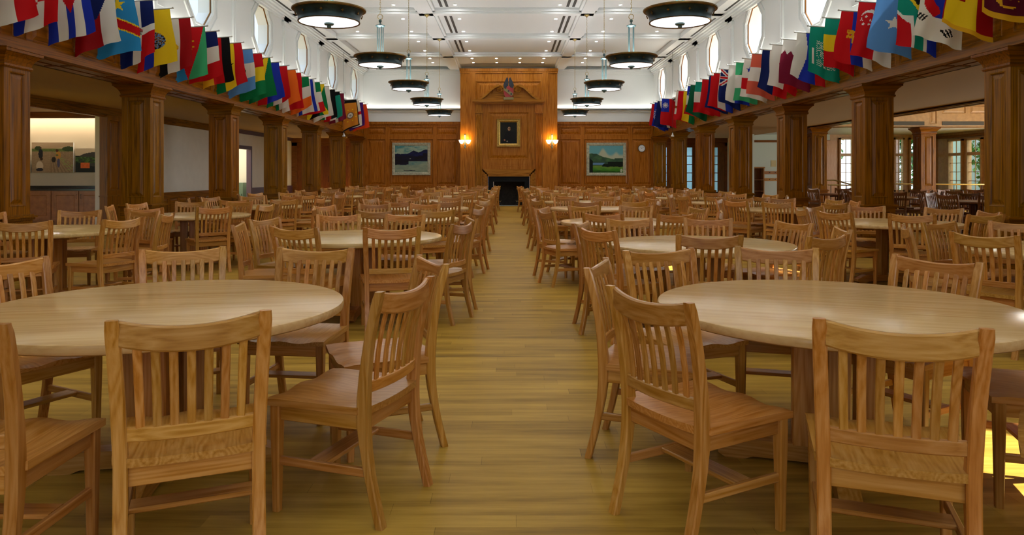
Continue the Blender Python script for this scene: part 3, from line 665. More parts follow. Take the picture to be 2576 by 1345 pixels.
wall_with(B, lambda a, b_, z0, z1_: B.box(a, b_, yb, yb+.1, z0, z1_), [(a-.02, b_+.02) for a, b_ in NW], 13.9, XE+.2, .60, 2.90, 3.1); struct(B.build('wall_front', 'honey_frame', None, 0))
B = MB()
wall_with(B, lambda a, b_, z0, z1_: B.box(XE, XE+.1, a, b_, z0, z1_), [(a-.02, b_+.02) for a, b_ in EW], YB, yb, .66, 2.76, 4.75); struct(B.build('wall_right', 'honey_frame', None, 0))
B = MB(); B.box(XE-.12, XE, 24.9, yb, 2.84, 2.95); struct(B.build('trim_12', 'panel_Y', None, 0))
tag(simple('tall_cabinet', 'oak_Z', (px(2076, 30.5), px(2104, 30.5), 30.5, 31.45, 0, 2.75), kind=False), 'tall oak panelled end piece beside the bay windows', 'cabinet')
# rail of the ramp in the bay room
t = thing('handrail', 'slender brass handrail on thin posts in front of the bay windows', 'railing', (0, 26, 0))
B = MB(); B.tube([(px(2250, 26), 0, 1.0), (px(2530, 26), 0, .97)], .025, 8); B.build('rail', 'brass', t)
for u in (2262, 2330, 2400, 2470, 2520): B = MB(); B.tube([(px(u, 26), 0, 0), (px(u, 26), 0, .98)], .012, 6); B.build('post', 'dark_iron', t)
t = thing('handrail', 'brass handrail with sloping end, seen left beside the tall oak piece', 'railing', (0, 27, 0))
B = MB(); B.tube([(px(2083, 27), 0, .95), (px(2150, 27), 0, .93), (px(2172, 27), 0, .93)], .025, 8); B.tube([(px(2093, 27), .4, 1.12), (px(2110, 27), .4, 1.12), (px(2150, 27), 0, .93)], .025, 8); B.build('rail', 'brass', t)
for u in (2090, 2130, 2168): B = MB(); B.tube([(px(u, 27), 0, 0), (px(u, 27), 0, .94)], .012, 6); B.build('post', 'dark_iron', t)
# back wall behind the camera, with tall windows
B = MB(); spans = [(-5, -2.2), (-1.4, 1.4), (2.2, 5)]
wall_with(B, lambda a, b_, z0, z1_: B.box(a, b_, YB-.1, YB, z0, z1_), spans, -16, XE, .9, 4.2, 6.1); struct(B.build('wall_back', 'white_paint', None, 0))
# outside: lawn, a white and brick building, trees
o = simple('ground', 'lawn', (-60, 80, YB-40, 90, -.6, -.5))
B = MB(); B.box(24.5, 26.5, 28, 41, -.5, 12); 
for k in range(3):
    for j in range(3): B.box(24.44, 24.5, 29.5+k*3.6, 31+k*3.6, 1+j*3.4, 3+j*3.4)
tag(B.build('building', 'render_white', None, 0), 'pale building wing seen through the right bay windows', 'building')
B = MB(); B.box(17.9, 18.8, 35, 36.2, -.5, 8); tag(B.build('chimney_stack', 'brick_red', None, 0), 'pale red brick pier outside the middle bay window', 'building')
def tree(x, y, h, r, label):
    t = thing('tree', label, 'tree', (x, y, -.5))
    rd = random.Random(int(x*31+y)); B = MB(); B.tube([(0, 0, 0), (.1, 0, h*.4), (0, .1, h*.8)], [.25, .18, .06], 8); B.build('trunk', 'bark', t)
    B = MB()
    for k in range(2600):
        d = Vector((rd.gauss(0, 1), rd.gauss(0, 1), rd.gauss(0, 1))).normalized()*(rd.random()**.4)
        c = Vector((d.x*r, d.y*r, h*.55+d.z*h*.52)); a = Vector((rd.uniform(-1, 1), rd.uniform(-1, 1), rd.uniform(-1, 1))).normalized(); b_ = a.cross(Vector((0, 0, 1))).normalized()
        s_ = rd.uniform(.10, .24); B.add([c-a*s_, c+b_*s_*.5, c+a*s_, c-b_*s_*.5], [(0, 1, 2, 3)])
    B.build('crown', 'leaf', t, 0)
for x, y, h, r, lab in ((15.6, 40, 6.5, 2.6, 'leafy green tree outside the leftmost bay window'), (21.0, 38.6, 8, 2.2, 'leafy tree outside between brick pier and pale building'), (9.5, 47, 8, 3, 'tall leafy tree farther back outside the bay windows'), (22.4, 32.4, 8, 1.8, 'leafy tree standing before the pale building'), (22.5, 27.0, 6, 1.6, 'low leafy tree close outside the east windows'), (27, 46, 10, 3.6, 'broad leafy tree far outside beyond the building')): tree(x, y, h, r, lab)
# ================================================================ PENDANTS
def pendant(X, Y, label):
    t = thing('pendant_lamp', label, 'pendant lamp', (X, Y, 0), random.uniform(0, 1), 'bowl pendants on chains')
    zb, zr = 3.30, 3.45
    B = MB(); B.lathe([(.375, zb), (.385, zb-.006), (.39, zb+.005), (.385, zb+.02), (.39, zb+.06), (.405, zb+.10), (.43, zb+.135), (.445, zr), (.43, zr+.002), (.41, zr-.02), (.375, zb+.03)], 48); B.build('bowl', 'bronze', t)
    B = MB(); B.lathe([(.425, zr-.008), (.452, zr-.012), (.466, zr-.002), (.468, zr+.012), (.455, zr+.02), (.425, zr+.016)], 48); B.build('rim', 'rim_brass', t)
    B = MB(); B.lathe([(.372, zb-.004), (.388, zb-.010), (.392, zb), (.372, zb+.004)], 48); B.build('lower_ring', 'rim_brass', t)
    B = MB(); B.lathe([(0, zb-.012), (.15, zb-.010), (.30, zb-.004), (.374, zb+.002), (.374, zb+.006), (0, zb+.0)], 40); B.build('glass_disc', 'lamp_glass', t)
    B = MB(); B.lathe([(0, zb-.075), (.02, zb-.072), (.032, zb-.06), (.022, zb-.05), (.03, zb-.045), (.05, zb-.04), (.062, zb-.03), (.062, zb-.014), (0, zb-.012)], 20); B.build('finial', 'verdigris', t)
    for k in range(10):
        a = k*PI/5; B = MB(); r = .413; c = Vector((r*math.cos(a), r*math.sin(a), zb+.085)); n_v = Vector((math.cos(a), math.sin(a), -.35)).normalized(); u = Vector((-math.sin(a), math.cos(a), 0)); v = n_v.cross(u)
        B.prism([((.022 if q % 2 == 0 else .009)*math.cos(q*PI/4), (.022 if q % 2 == 0 else .009)*math.sin(q*PI/4)) for q in range(8)], c-n_v*.006, u, v, n_v, .014); B.build('star', 'rim_brass', t, 0)
    for k in range(4):
        a = k*PI/2+.4; B = MB(); B.tube([(.055*math.cos(a), .055*math.sin(a), zb+.02), (.055*math.cos(a), .055*math.sin(a), 4.0)], .009, 8); B.build('rod', 'verdigris', t)
    B = MB(); B.lathe([(.0, 3.97), (.03, 3.975), (.07, 3.985), (.085, 4.0), (.085, 4.012), (.04, 4.02), (.018, 4.04), (.012, 4.06), (.026, 4.08), (.028, 4.10), (.012, 4.125), (.0, 4.13)], 24); B.build('hub', 'verdigris', t)
    B = MB(); B.tube([(.045*math.cos(q*PI/8), 0, 4.165+.045*math.sin(q*PI/8)) for q in range(16)], .006, 6, True); B.build('ring', 'brass', t)
    B = MB(); z = 4.21; k = 0
    while z < ZC-.08:
        o = [(.011*math.cos(q*PI/4), 0, .026*math.sin(q*PI/4)) for q in range(8)]
        B.tube([(p[0]*(k % 2 == 0), p[0]*(k % 2), z+.022+p[2]) for p in o], .0032, 4, True); z += .042; k += 1
    B.build('chain', 'brass', t)
    B = MB(); B.lathe([(.012, ZC-.08), (.02, ZC-.06), (.05, ZC-.035), (.075, ZC-.025), (.078, ZC-.005), (.05, ZC)], 20); B.build('canopy', 'brass', t)
    area('pendant_uplight', (X, Y, zb+.10), .7, 22, WARM, (PI, 0, 0))
PO = ['nearest', 'second', 'third', 'fourth', 'fifth', 'sixth', 'seventh']
for s, X in ((-1, -2.30), (1, 2.19)):
    for k in range(6):
        pendant(X, COLY[0]+3.7*k, 'blue-bronze bowl pendant on a chain with glowing glass underside, %s of the %s row' % (PO[k], 'left' if s < 0 else 'right')) if k < 5 else None
    for k in (-1, -2): area('pendant_uplight', (X, COLY[0]+3.7*k, 3.4), .7, 22, WARM, (PI, 0, 0))
# ---------------------------------------------------------------- sconces, clock
for u, sd in ((1170, 'left'), (1388.5, 'right')):
    D = YBR; t = thing('sconce_lamp', 'two-shade wall sconce glowing on the chimney breast, %s of the portrait' % sd, 'wall lamp', (px(u, D), D-.02, pz(356, D)))
    B = MB(); B.box(-.025, .025, -.02, .02, -.26, .24); B.lathe([(.0, -.30), (.03, -.28), (.035, -.24), (.02, -.2)], 12, (0, -.05, 0)); B.lathe([(.02, .2), (.035, .24), (.04, .27), (.015, .31), (0, .33)], 12, (0, -.05, 0)); B.tube([(0, -.05, -.28), (0, -.05, .25)], .02, 8); B.build('backplate', 'verdigris', t)
    for q in (-1, 1):
        B = MB(); B.tube([(0, -.05, -.16), (q*.07, -.09, -.19), (q*.14, -.12, -.15), (q*.14, -.12, -.10)], .011, 6); B.build('arm', 'dark_iron', t)
        B = MB(); B.lathe([(.02, -.10), (.07, -.06), (.105, .02), (.115, .06), (.108, .06), (.06, -.05), (.0, -.08)], 20, (q*.14, -.12, 0)); B.build('shade', 'sconce_glass', t)
    l = bpy.data.lights.new('sconce_glow', 'POINT'); l.energy = 9; l.color = (1, .62, .22); l.shadow_soft_size = .1
    o = bpy.data.objects.new('sconce_glow', l); C.objects.link(o); o.location = (px(u, D), D-.16, pz(346, D)+.02)
D = YF-.03; t = thing('wall_clock', 'round white wall clock with dark rim on the right far wall', 'clock', (px(1614, D), D-.03, pz(373, D)))
def disc(B, r, y, n=32): B.add([(r*math.cos(2*PI*k/n), y, r*math.sin(2*PI*k/n)) for k in range(n)], [tuple(range(n))])
B = MB(); n = 40; rr = [(.155, .03), (.160, -.01), (.155, -.025), (.145, -.025), (.143, -.01)]
B.loft([[(r*math.cos(2*PI*k/n), y, r*math.sin(2*PI*k/n)) for k in range(n)] for r, y in rr]); B.build('rim', 'dark_iron', t)
B = MB(); disc(B, .145, -.012); B.build('face', 'clock_face', t, 0)
for ang, ln, wd, nm in ((math.radians(-58), .075, .008, 'hour_hand'), (math.radians(58), .11, .006, 'minute_hand')):
    B = MB(); d = Vector((math.sin(ang), 0, math.cos(ang))); u = Vector((d.z, 0, -d.x)); p = [u*wd-d*.015, -u*wd-d*.015, -u*wd*.5+d*ln, u*wd*.5+d*ln]
    B.add([(a.x, -.016, a.z) for a in p], [(0, 1, 2, 3)]); B.build(nm, 'ink', t, 0)
B = MB()
for k in range(12):
    a = k*PI/6; d = Vector((math.sin(a), 0, math.cos(a))); u = Vector((d.z, 0, -d.x)); p = [d*.115+u*.004, d*.115-u*.004, d*.132-u*.004, d*.132+u*.004]; B.add([(q.x, -.0145, q.z) for q in p], [(0, 1, 2, 3)])
B.build('hour_marks', 'ink', t, 0)

# ================================================================ PAINTED SURFACES
def srgb(c):
    if isinstance(c, str): c = [int(c[i:i+2], 16)/255 for i in (0, 2, 4)]
    return tuple((x/12.92 if x <= .04045 else ((x+.055)/1.055)**2.4) for x in c)
def painted_grid(name, nx, ny, pos, colf, mat, parent):
    """grid mesh, pos(s,t)->xyz, colf(s,t)->linear rgb per face, s right, t down"""
    vs = [pos(i/nx, j/ny) for j in range(ny+1) for i in range(nx+1)]
    fs = []; cols = []
    for j in range(ny):
        for i in range(nx):
            a = j*(nx+1)+i; fs.append((a, a+nx+1, a+nx+2, a+1)); c = colf((i+.5)/nx, (j+.5)/ny); cols += [c[0], c[1], c[2], 1.0]*4
    me = bpy.data.meshes.new(name); me.from_pydata(vs, [], fs); me.materials.append(MATS[mat])
    at = me.color_attributes.new('dye', 'FLOAT_COLOR', 'CORNER'); at.data.foreach_set('color', cols)
    me.polygons.foreach_set('use_smooth', [True]*len(fs))
    o = bpy.data.objects.new(name, me); C.objects.link(o); o.parent = parent; return o
def nz(x, y, sd=0):
    xi, yi = math.floor(x), math.floor(y); fx, fy = x-xi, y-yi; fx = fx*fx*(3-2*fx); fy = fy*fy*(3-2*fy)
    h = lambda a, b_: (math.sin(a*127.1+b_*311.7+sd*74.7)*43758.5453) % 1
    return (h(xi, yi)*(1-fx)+h(xi+1, yi)*fx)*(1-fy)+(h(xi, yi+1)*(1-fx)+h(xi+1, yi+1)*fx)*fy
def fbm(x, y, sd=0): return .5*nz(x, y, sd)+.3*nz(x*2.1, y*2.1, sd+1)+.2*nz(x*4.3, y*4.3, sd+2)
def mixc(a, b_, t): t = max(0, min(1, t)); return tuple(a[i]*(1-t)+b_[i]*t for i in range(3))
S_ = {k: srgb(v) for k, v in dict(teal='3f7e84', cloud='8fa596', mtn='1a1d52', dkmtn='101430', wood='16100f', snow='8d9a86', snow2='6f8178', ice='4f7a80', sky='5d9aa6', cld='a9b09a', hill='2f4a3a', hill2='456a45', lake='5a7fa8', mead='3a7a22', mead2='6a8a35', dark='0d1710').items()}
def winter(s, t):
    n = fbm(s*6, t*14, 3); m1 = .30-.13*math.exp(-((s-.57)/.12)**2)-.17*math.exp(-((s-.95)/.2)**2)+.02*nz(s*12, 1)
    if t < m1: return mixc(S_['teal'], S_['cloud'], (n-.35)*3.2+(t/.3)*.4)
    if t < .36+.05*nz(s*9, 4)-(.12 if s > .85 else 0): return mixc(S_['mtn'], S_['dkmtn'], n*1.4-.1)
    tr = .70+.05*nz(s*10, 5) if s < .42 else (.60 if s < .86 else .62+(s-.86)*1.5)
    if t < tr and not (s > .42 and t > .58): return mixc(S_['wood'], S_['mtn'], n*.5-.1) if not (abs(s-.47) < .02 and abs(t-.49) < .015) else S_['snow']
    if abs(t-(.93+.05*(s-.4))) < .014 and .27 < s < .62: return S_['dkmtn']
    return mixc(S_['snow'], S_['ice'] if t < .74 else S_['snow2'], n*1.6-.4)
def summer(s, t):
    n = fbm(s*7, t*9, 8); cl = .32-.24*math.exp(-((s-.40)/.10)**2)-.10*math.exp(-((s-.8)/.07)**2)+.10*nz(s*8, 2); m1 = .28+.28*s-.05*math.exp(-((s-.2)/.12)**2)+.02*nz(s*14, 1)
    if s > .75: m1 = min(m1, .47)
    if s < .10 and t > .44+s*1.2: return S_['dark']
    if t < m1: return mixc(S_['cld'], S_['sky'], (cl-t)*9+.2)
    if t < .60: return mixc(S_['hill'], S_['hill2'], n*1.8-.5+(t-.45))
    if t < .72 and s < .5-(t-.6)*1.0: return S_['lake'] if t > .63 else S_['hill']
    if t < .80-(.2 if False else 0)-.05*nz(s*11, 9) and s > .42-.3*(t-.62): return S_['dark'] if s > .55 or t > .68 else S_['hill']
    if t < .74: return S_['hill']
    if (s-.95)**2*3+(t-.92)**2 < .004: return S_['cld']
    return mixc(S_['mead2'], S_['mead'], (t-.76)*6+n-.4) if t < .9+.06*s else mixc(S_['dark'], S_['mead'], n*.8)
def portrait(s, t):
    bg = mixc(srgb('1a1a17'), srgb('0f1413'), fbm(s*5, t*5)); e = ((s-.54)/.085)**2+((t-.30)/.10)**2
    if ((s-.54)/.12)**2+((t-.27)/.135)**2 < 1 and (e > 1 or t < .215): return srgb('0c0907')
    if e < 1:
        c = mixc(srgb('b08a66'), srgb('6e4a32'), (s-.54)*7+.35)
        if abs(t-.285) < .012 and (abs(s-.51) < .02 or abs(s-.575) < .018): c = srgb('2a1a12')
        if abs(t-.355) < .008 and abs(s-.54) < .025: c = srgb('7a3a2c')
        return c
    if ((s-.26)/.05)**2+((t-.84)/.045)**2 < 1: return srgb('8a6048')
    if ((s-.42)/.05)**2+((t-.90)/.03)**2 < 1: return srgb('7d746a')
    if t > .44 and s > .22+(.9-t)*.5-.1 and s < .98: return srgb('0b0c10')
    return bg
def farm(s, t):
    n = fbm(s*30, t*30, 4); c = mixc(srgb('7d6a55'), srgb('97846a'), n)
    if t < .22: c = mixc(srgb('a08a70'), srgb('b7a48c'), nz(s*8+t*30, 0))
    if .20 < t < .29: c = mixc(srgb('6a7a3a'), srgb('46583a'), n)
    if ((s-.15)/.08)**2+((t-.19)/.07)**2 < 1 or ((s-.88)/.15)**2+((t-.21)/.08)**2 < 1: c = srgb('33432a')
    if t > .30:
        q = (s-.45)/(t-.18); c = mixc(c, srgb('6a5642'), .6 if (q*9) % 1 < .4 and q > 0 else 0)
        if q > .55 and (n > .55) and q < .95: c = srgb('7f8a55')
    def el(cx_, cy_, a, b_, col):
        return col if ((s-cx_)/a)**2+((t-cy_)/b_)**2 < 1 else None
    for q in ((.215, .38, .055, .17, '22242c'), (.215, .18, .025, .035, '4a3226'), (.19, .78, .085, .16, 'b9ab98'), (.19, .90, .085, .06, '2a2a34'), (.235, .55, .035, .05, '3a281e'), (.53, .57, .05, .09, '26221f'), (.64, .42, .06, .13, 'a97a38'), (.61, .27, .035, .05, '4a2e20'), (.645, .68, .035, .15, '4a4a66'), (.61, .42, .035, .03, '55603a')):
        r = el(*q[:4], q[4]); c = srgb(r) if r else c
    return c
def crates(s, t):
    n = fbm(s*22, t*16, 6); c = srgb('b9ad98') if t < .3 else srgb('171a18')
    if ((s-.50)/.45)**2+((t-.45)/.30)**2 < 1: c = srgb('3b3a38')
    if .34 < t < .62 and n > .30: c = mixc(srgb('1b2a16'), srgb('4a6a34'), (n-.3)*2.5)
    if .60 < t < .82 and (.12 < s < .33 or .48 < s < .72 or .86 < s < .98): c = mixc(srgb('b4501f'), srgb('d06a30'), n)
    return c
def framed(name, label, cat, x0, x1, z0, z1, y, fw, mat, colf, nx, ny, depth=.05, canvas='canvas'):
    t = thing(name, label, cat, ((x0+x1)/2, y, z0)); w_, h_ = x1-x0, z1-z0; B = MB()
    if fw:
        R = lambda q, d: [(-w_/2+q, -d, q), (w_/2-q, -d, q), (w_/2-q, -d, h_-q), (-w_/2+q, -d, h_-q)]
        B.loft([R(0, 0), R(0, depth*.6), R(fw*.15, depth), R(fw*.45, depth*.8), R(fw*.6, depth*.9), R(fw*.85, depth*.55), R(fw, depth*.4)], False); B.build('frame', mat, t, 25)
        q = fw*.98; painted_grid(canvas, nx, ny, lambda s, t_: (-w_/2+q+s*(w_-2*q), -depth*.42, h_-q-t_*(h_-2*q)), colf, 'oil_paint', t)
    else:
        B.box(-w_/2, w_/2, -depth, 0, 0, h_); B.build('panel', mat, t, 0)
        painted_grid(canvas, nx, ny, lambda s, t_: (-w_/2+s*w_, -depth-.002, h_-t_*h_), colf, 'oil_paint', t)
    return t
D = YF-.05
framed('landscape_painting', 'dark winter landscape painting in a pale frame on the left far wall', 'painting', px(986.5, D), px(1083, D), pz(440.5, D), pz(359, D), D, .13, 'silver_leaf', winter, 96, 84)
framed('landscape_painting', 'green valley landscape painting with white cloud in a pale frame, right far wall', 'painting', px(1475, D), px(1574.5, D), pz(441.5, D), pz(359, D), D, .13, 'silver_leaf', summer, 96, 84)
t = framed('portrait_painting', 'dark portrait of a person in black, gilt frame, above the fireplace', 'painting', px(1249.7, YBR), px(1309, YBR), pz(369.7, YBR), pz(299, YBR), YBR-.02, .15, 'gilt', portrait, 60, 76, .08)
B = MB(); B.box(-.06, .06, -.075, -.06, .03, .055); B.build('name_plate', 'brass', t, 0)
Da = 20.05
framed('photo_print', 'large frameless photo print of people working a ploughed field, alcove wall', 'picture', px(83, Da), px(187, Da), pz(434, Da), pz(358.5, Da), Da, 0, 'clock_face', farm, 90, 64)
framed('photo_print', 'frameless photo print of plants in orange crates, alcove wall, partly hidden', 'picture', px(192.5, Da), px(300, Da), pz(433, Da), pz(373.5, Da), Da, 0, 'clock_face', crates, 90, 52)
framed('photo_print', 'frameless photo print at the left edge of the alcove wall behind the column', 'picture', px(-35, Da), px(77.5, Da), pz(434, Da), pz(390, Da), Da, 0, 'clock_face', lambda s, t: mixc(srgb('8a8a5a'), srgb('c7b98a'), fbm(s*9, t*9, 9)), 40, 24)
# far-off little spotlights hanging before the last columns
for x, sd in ((px(865, 26.6), 'left'), (px(1692, 26.6), 'right')):
    t = thing('spotlight', 'tiny clear spotlight hanging on a wire before the last %s columns' % sd, 'spotlight', (x, 26.6, 0))
    B = MB(); B.tube([(0, 0, pz(343, 26.6)), (0, 0, ZP-.16)], .006, 4); B.build('wire', 'dark_iron', t)
    B = MB(); B.lathe([(0, 2.71), (.05, 2.715), (.06, 2.74), (.03, 2.79), (.012, 2.86), (0, 2.87)], 12); B.build('head', 'clock_face', t)

# ================================================================ CHAIRS
def post_y(z):                                        # back leg profile: kicks out at foot, leans back above seat
    if z < .44: q = z/.44; return -.285+.075*math.sin(q*PI/2)
    q = (z-.44)/.47; return -.21-.015*q-.065*q*q
def post_x(z): return .207+.0*z if z < .44 else .207+.018*((z-.44)/.47)
def make_chair(kind):
    W_ = lambda a: kind+'_'+a
    t = thing('dining_chair', 'x', 'chair')
    s = .44                                            # seat top
    # seat: scooped
    nx, ny = 14, 12; top = []; 
    def hwid(v): return .19 if v < .09 else (.235 if v < .12 else .235+.01*(v-.12)/.88)
    B = MB(); ys = []; g = []
    vs_ = [0, .05, .09, .10, .12, .2, .3, .42, .55, .68, .8, .9, .97, 1.0]
    for v in vs_:
        row = []
        for i in range(nx+1):
            u = -1+2*i/nx; hw_ = hwid(v); x = u*hw_
            y = -.235+.455*v-(.014*(1-u*u) if v < .06 else 0)+(.008*(1-u*u) if v > .95 else 0)
            bowl = math.exp(-((v-.42)/.30)**2); lobes = (1-abs(u)**3)
            z = .46-.016*bowl*lobes-.012*max(0, (v-.72)/.28)**1.5*(math.sin(PI*min(1, abs(u)*1.15))**2)-.004*(v > .96)
            row.append((x, y, z))
        g.append(row)
    n1 = nx+1; vv = [p for r in g for p in r]; lo = [(p[0], p[1], .431) for p in vv]; N0 = len(vv); ff = []
    m = len(vs_)
    for j in range(m-1):
        for i in range(nx):
            a = j*n1+i; ff.append((a, a+1, a+n1+1, a+n1)); ff.append((N0+a, N0+a+n1, N0+a+n1+1, N0+a+1))
    for i in range(nx): ff.append((i, N0+i, N0+i+1, i+1)); a = (m-1)*n1+i; ff.append((a, a+1, N0+a+1, N0+a))
    for j in range(m-1):
        a = j*n1; ff.append((a, a+n1, N0+a+n1, N0+a)); a = j*n1+nx; ff.append((a, N0+a, N0+a+n1, a+n1))
    B.add(vv+lo, ff); B.build('seat', W_('Y'), t, 40)
    for q in (-1, 1):
        B = MB(); zz = [0, .05, .12, .2, .3, .38, .44, .5, .58, .66, .74, .82, .88, .905, .91]
        B.loft([rz(q*post_x(z), post_y(z), z, .043 if z < .905 else .037, .033+.016*math.exp(-((z-.44)/.16)**2)-(.004 if z > .9 else 0), .005) for z in zz]); B.build('rear_leg', W_('Z'), t, 40)
        B = MB(); B.loft([rz(q*.215, .185, z, a, a, .004) for z, a in ((0, .030), (.2, .036), (.36, .042), (.432, .042))]); B.build('front_leg', W_('Z'), t, 40)
        B = MB(); B.loft([ry(y, q*(.209+.004*(y > 0)), .205, .020, .034, .003) for y in (-.225, .17)]); B.build('side_stretcher', W_('Y'), t, 0)
    B = MB()                                           # apron frame
    for q in (-1, 1): B = MB(); B.loft([ry(y, q*.209, .40, .022, .062, .003) for y in (-.195, .168)]); B.build('side_apron', W_('Y'), t, 0)
    B = MB(); B.loft([rx(x, .190, .40, .022, .062, .003) for x in (-.197, .197)]); B.build('front_apron', W_('X'), t, 0)
    B = MB(); B.loft([rx(x, -.205, .395, .022, .066, .003) for x in (-.19, .19)]); B.build('rear_apron', W_('X'), t, 0)
    B = MB(); B.loft([rx(x, .0, .212, .088, .018, .004) for x in (-.20, .20)]); B.build('cross_stretcher', W_('X'), t, 0)
    bow = lambda x, a: a*(1-(x/.21)**2)
    B = MB(); xs = [-.206+.412*i/12 for i in range(13)]
    B.loft([rx(x, post_y(.865)-bow(x, .032), .866-bow(x, .024)-.000, .024, .082, .006) for x in xs]); B.build('top_rail', W_('X'), t, 40)
    B = MB(); xs = [-.190+.38*i/10 for i in range(11)]
    B.loft([rx(x, post_y(.53)-bow(x, .028), .532, .022, .046, .004) for x in xs]); B.build('lower_rail', W_('X'), t, 40)
    for k in range(7):
        x = -.150+.05*k; B = MB()
        B.loft([rz(x*(1+.05*(z-.55)/.3), post_y(z)-bow(x, .028+.004*(z-.55)/.3)+.004*math.sin((z-.55)/.28*PI), z, .027, .011, .003) for z in (.548, .60, .66, .72, .78, .834)]); B.build('slat', W_('Z'), t, 40)
    return t
P_oak = make_chair('oak'); K_oak = kidsof(P_oak); P_wal = make_chair('walnut'); K_wal = kidsof(P_wal)
used = {'oak': False, 'walnut': False}; CHAIRS = []
def put_chair(x, y, ang, label, group, kind='oak'):
    """x,y: seat-frame origin; ang: direction the sitter faces"""
    rot = ang-PI/2; root, kids = (P_oak, K_oak) if kind == 'oak' else (P_wal, K_wal)
    if not used[kind]:
        root.location = (x, y, 0); root.rotation_euler = (0, 0, rot); root['label'] = label; root['group'] = group; used[kind] = True
    else: dup(root, kids, (x, y, 0), rot, label, group)
TB = .29                                              # from origin to the top of the back
def unproj(u, v, z=.91): d = (H-z)*F/(v-CY); return Vector(((u-CX)*d/F, d))
def click(u0, v0, u1, v1, fl):
    """top corners of the back as seen in the photograph -> place and heading"""
    a, b_ = unproj(u0, v0), unproj(u1, v1); c = (a+b_)/2; d = b_-a; n = Vector((-d.y, d.x)).normalized()
    if fl == 'f': n = -n
    return c+n*TB, math.atan2(n.y, n.x)
# ================================================================ TABLES
def make_table(kind, topm):
    t = thing('round_table', 'x', 'table'); R = .81
    B = MB(); B.lathe([(0, .706), (R-.012, .706), (R-.003, .712), (R, .720), (R, .738), (R-.004, .746), (R-.012, .750), (0, .750)], 72); B.build('tabletop', topm, t)
    for k in range(4):
        a = k*PI/2; B = MB(); c = Vector((.135*math.cos(a), .135*math.sin(a))); B.loft([rz(c.x, c.y, z, .10, .10, .006) for z in (.09, .66)]); B.build('pedestal_post', kind+'_Z', t, 0)
    for k in range(2):
        B = MB(); pr = [(-.52, .02), (-.52, .05), (-.40, .095), (.40, .095), (.52, .05), (.52, .02), (.49, 0), (.40, 0), (.36, .015), (-.36, .015), (-.40, 0), (-.49, 0)]
        U = (1, 0, 0) if k == 0 else (0, 1, 0); Vn = (0, 1, 0) if k == 0 else (-1, 0, 0); O = Vector(Vn)*-.045
        if k == 1: pr = [(a*1.0, b_-.0) for a, b_ in pr]
        B.prism(pr, O, U, (0, 0, 1), Vn, .09); B.build('base_foot', kind+'_X' if k == 0 else kind+'_Y', t, 0)
        B = MB(); B.prism([(-.45, .66), (.45, .66), (.45, .69), (.40, .706), (-.40, .706), (-.45, .69)], O, U, (0, 0, 1), Vn, .09); B.build('top_brace', kind+'_X' if k == 0 else kind+'_Y', t, 0)
    return t
T_oak = make_table('oak', 'oak_top'); TK = kidsof(T_oak); T_wal = make_table('walnut', 'walnut_X'); TW = kidsof(T_wal); tused = {'oak': False, 'walnut': False}
def put_table(x, y, rot, label, kind='oak'):
    root, kids = (T_oak, TK) if kind == 'oak' else (T_wal, TW); grp = 'round dining tables' if kind == 'oak' else 'dark round tables of the bay room'
    if not tused[kind]: root.location = (x, y, 0); root.rotation_euler = (0, 0, rot); root['label'] = label; root['group'] = grp; tused[kind] = True
    else: dup(root, kids, (x, y, 0), rot, label, grp)
ORDN = ['first', 'second', 'third', 'fourth', 'fifth', 'sixth', 'seventh', 'eighth']
SIDES = [(-112.5, 'near side, left of two'), (-67.5, 'near side, right of two'), (-22.5, 'right side, nearer'), (22.5, 'right side, farther'), (67.5, 'far side, right of two'), (112.5, 'far side, left of two'), (157.5, 'left side, farther'), (-157.5, 'left side, nearer')]
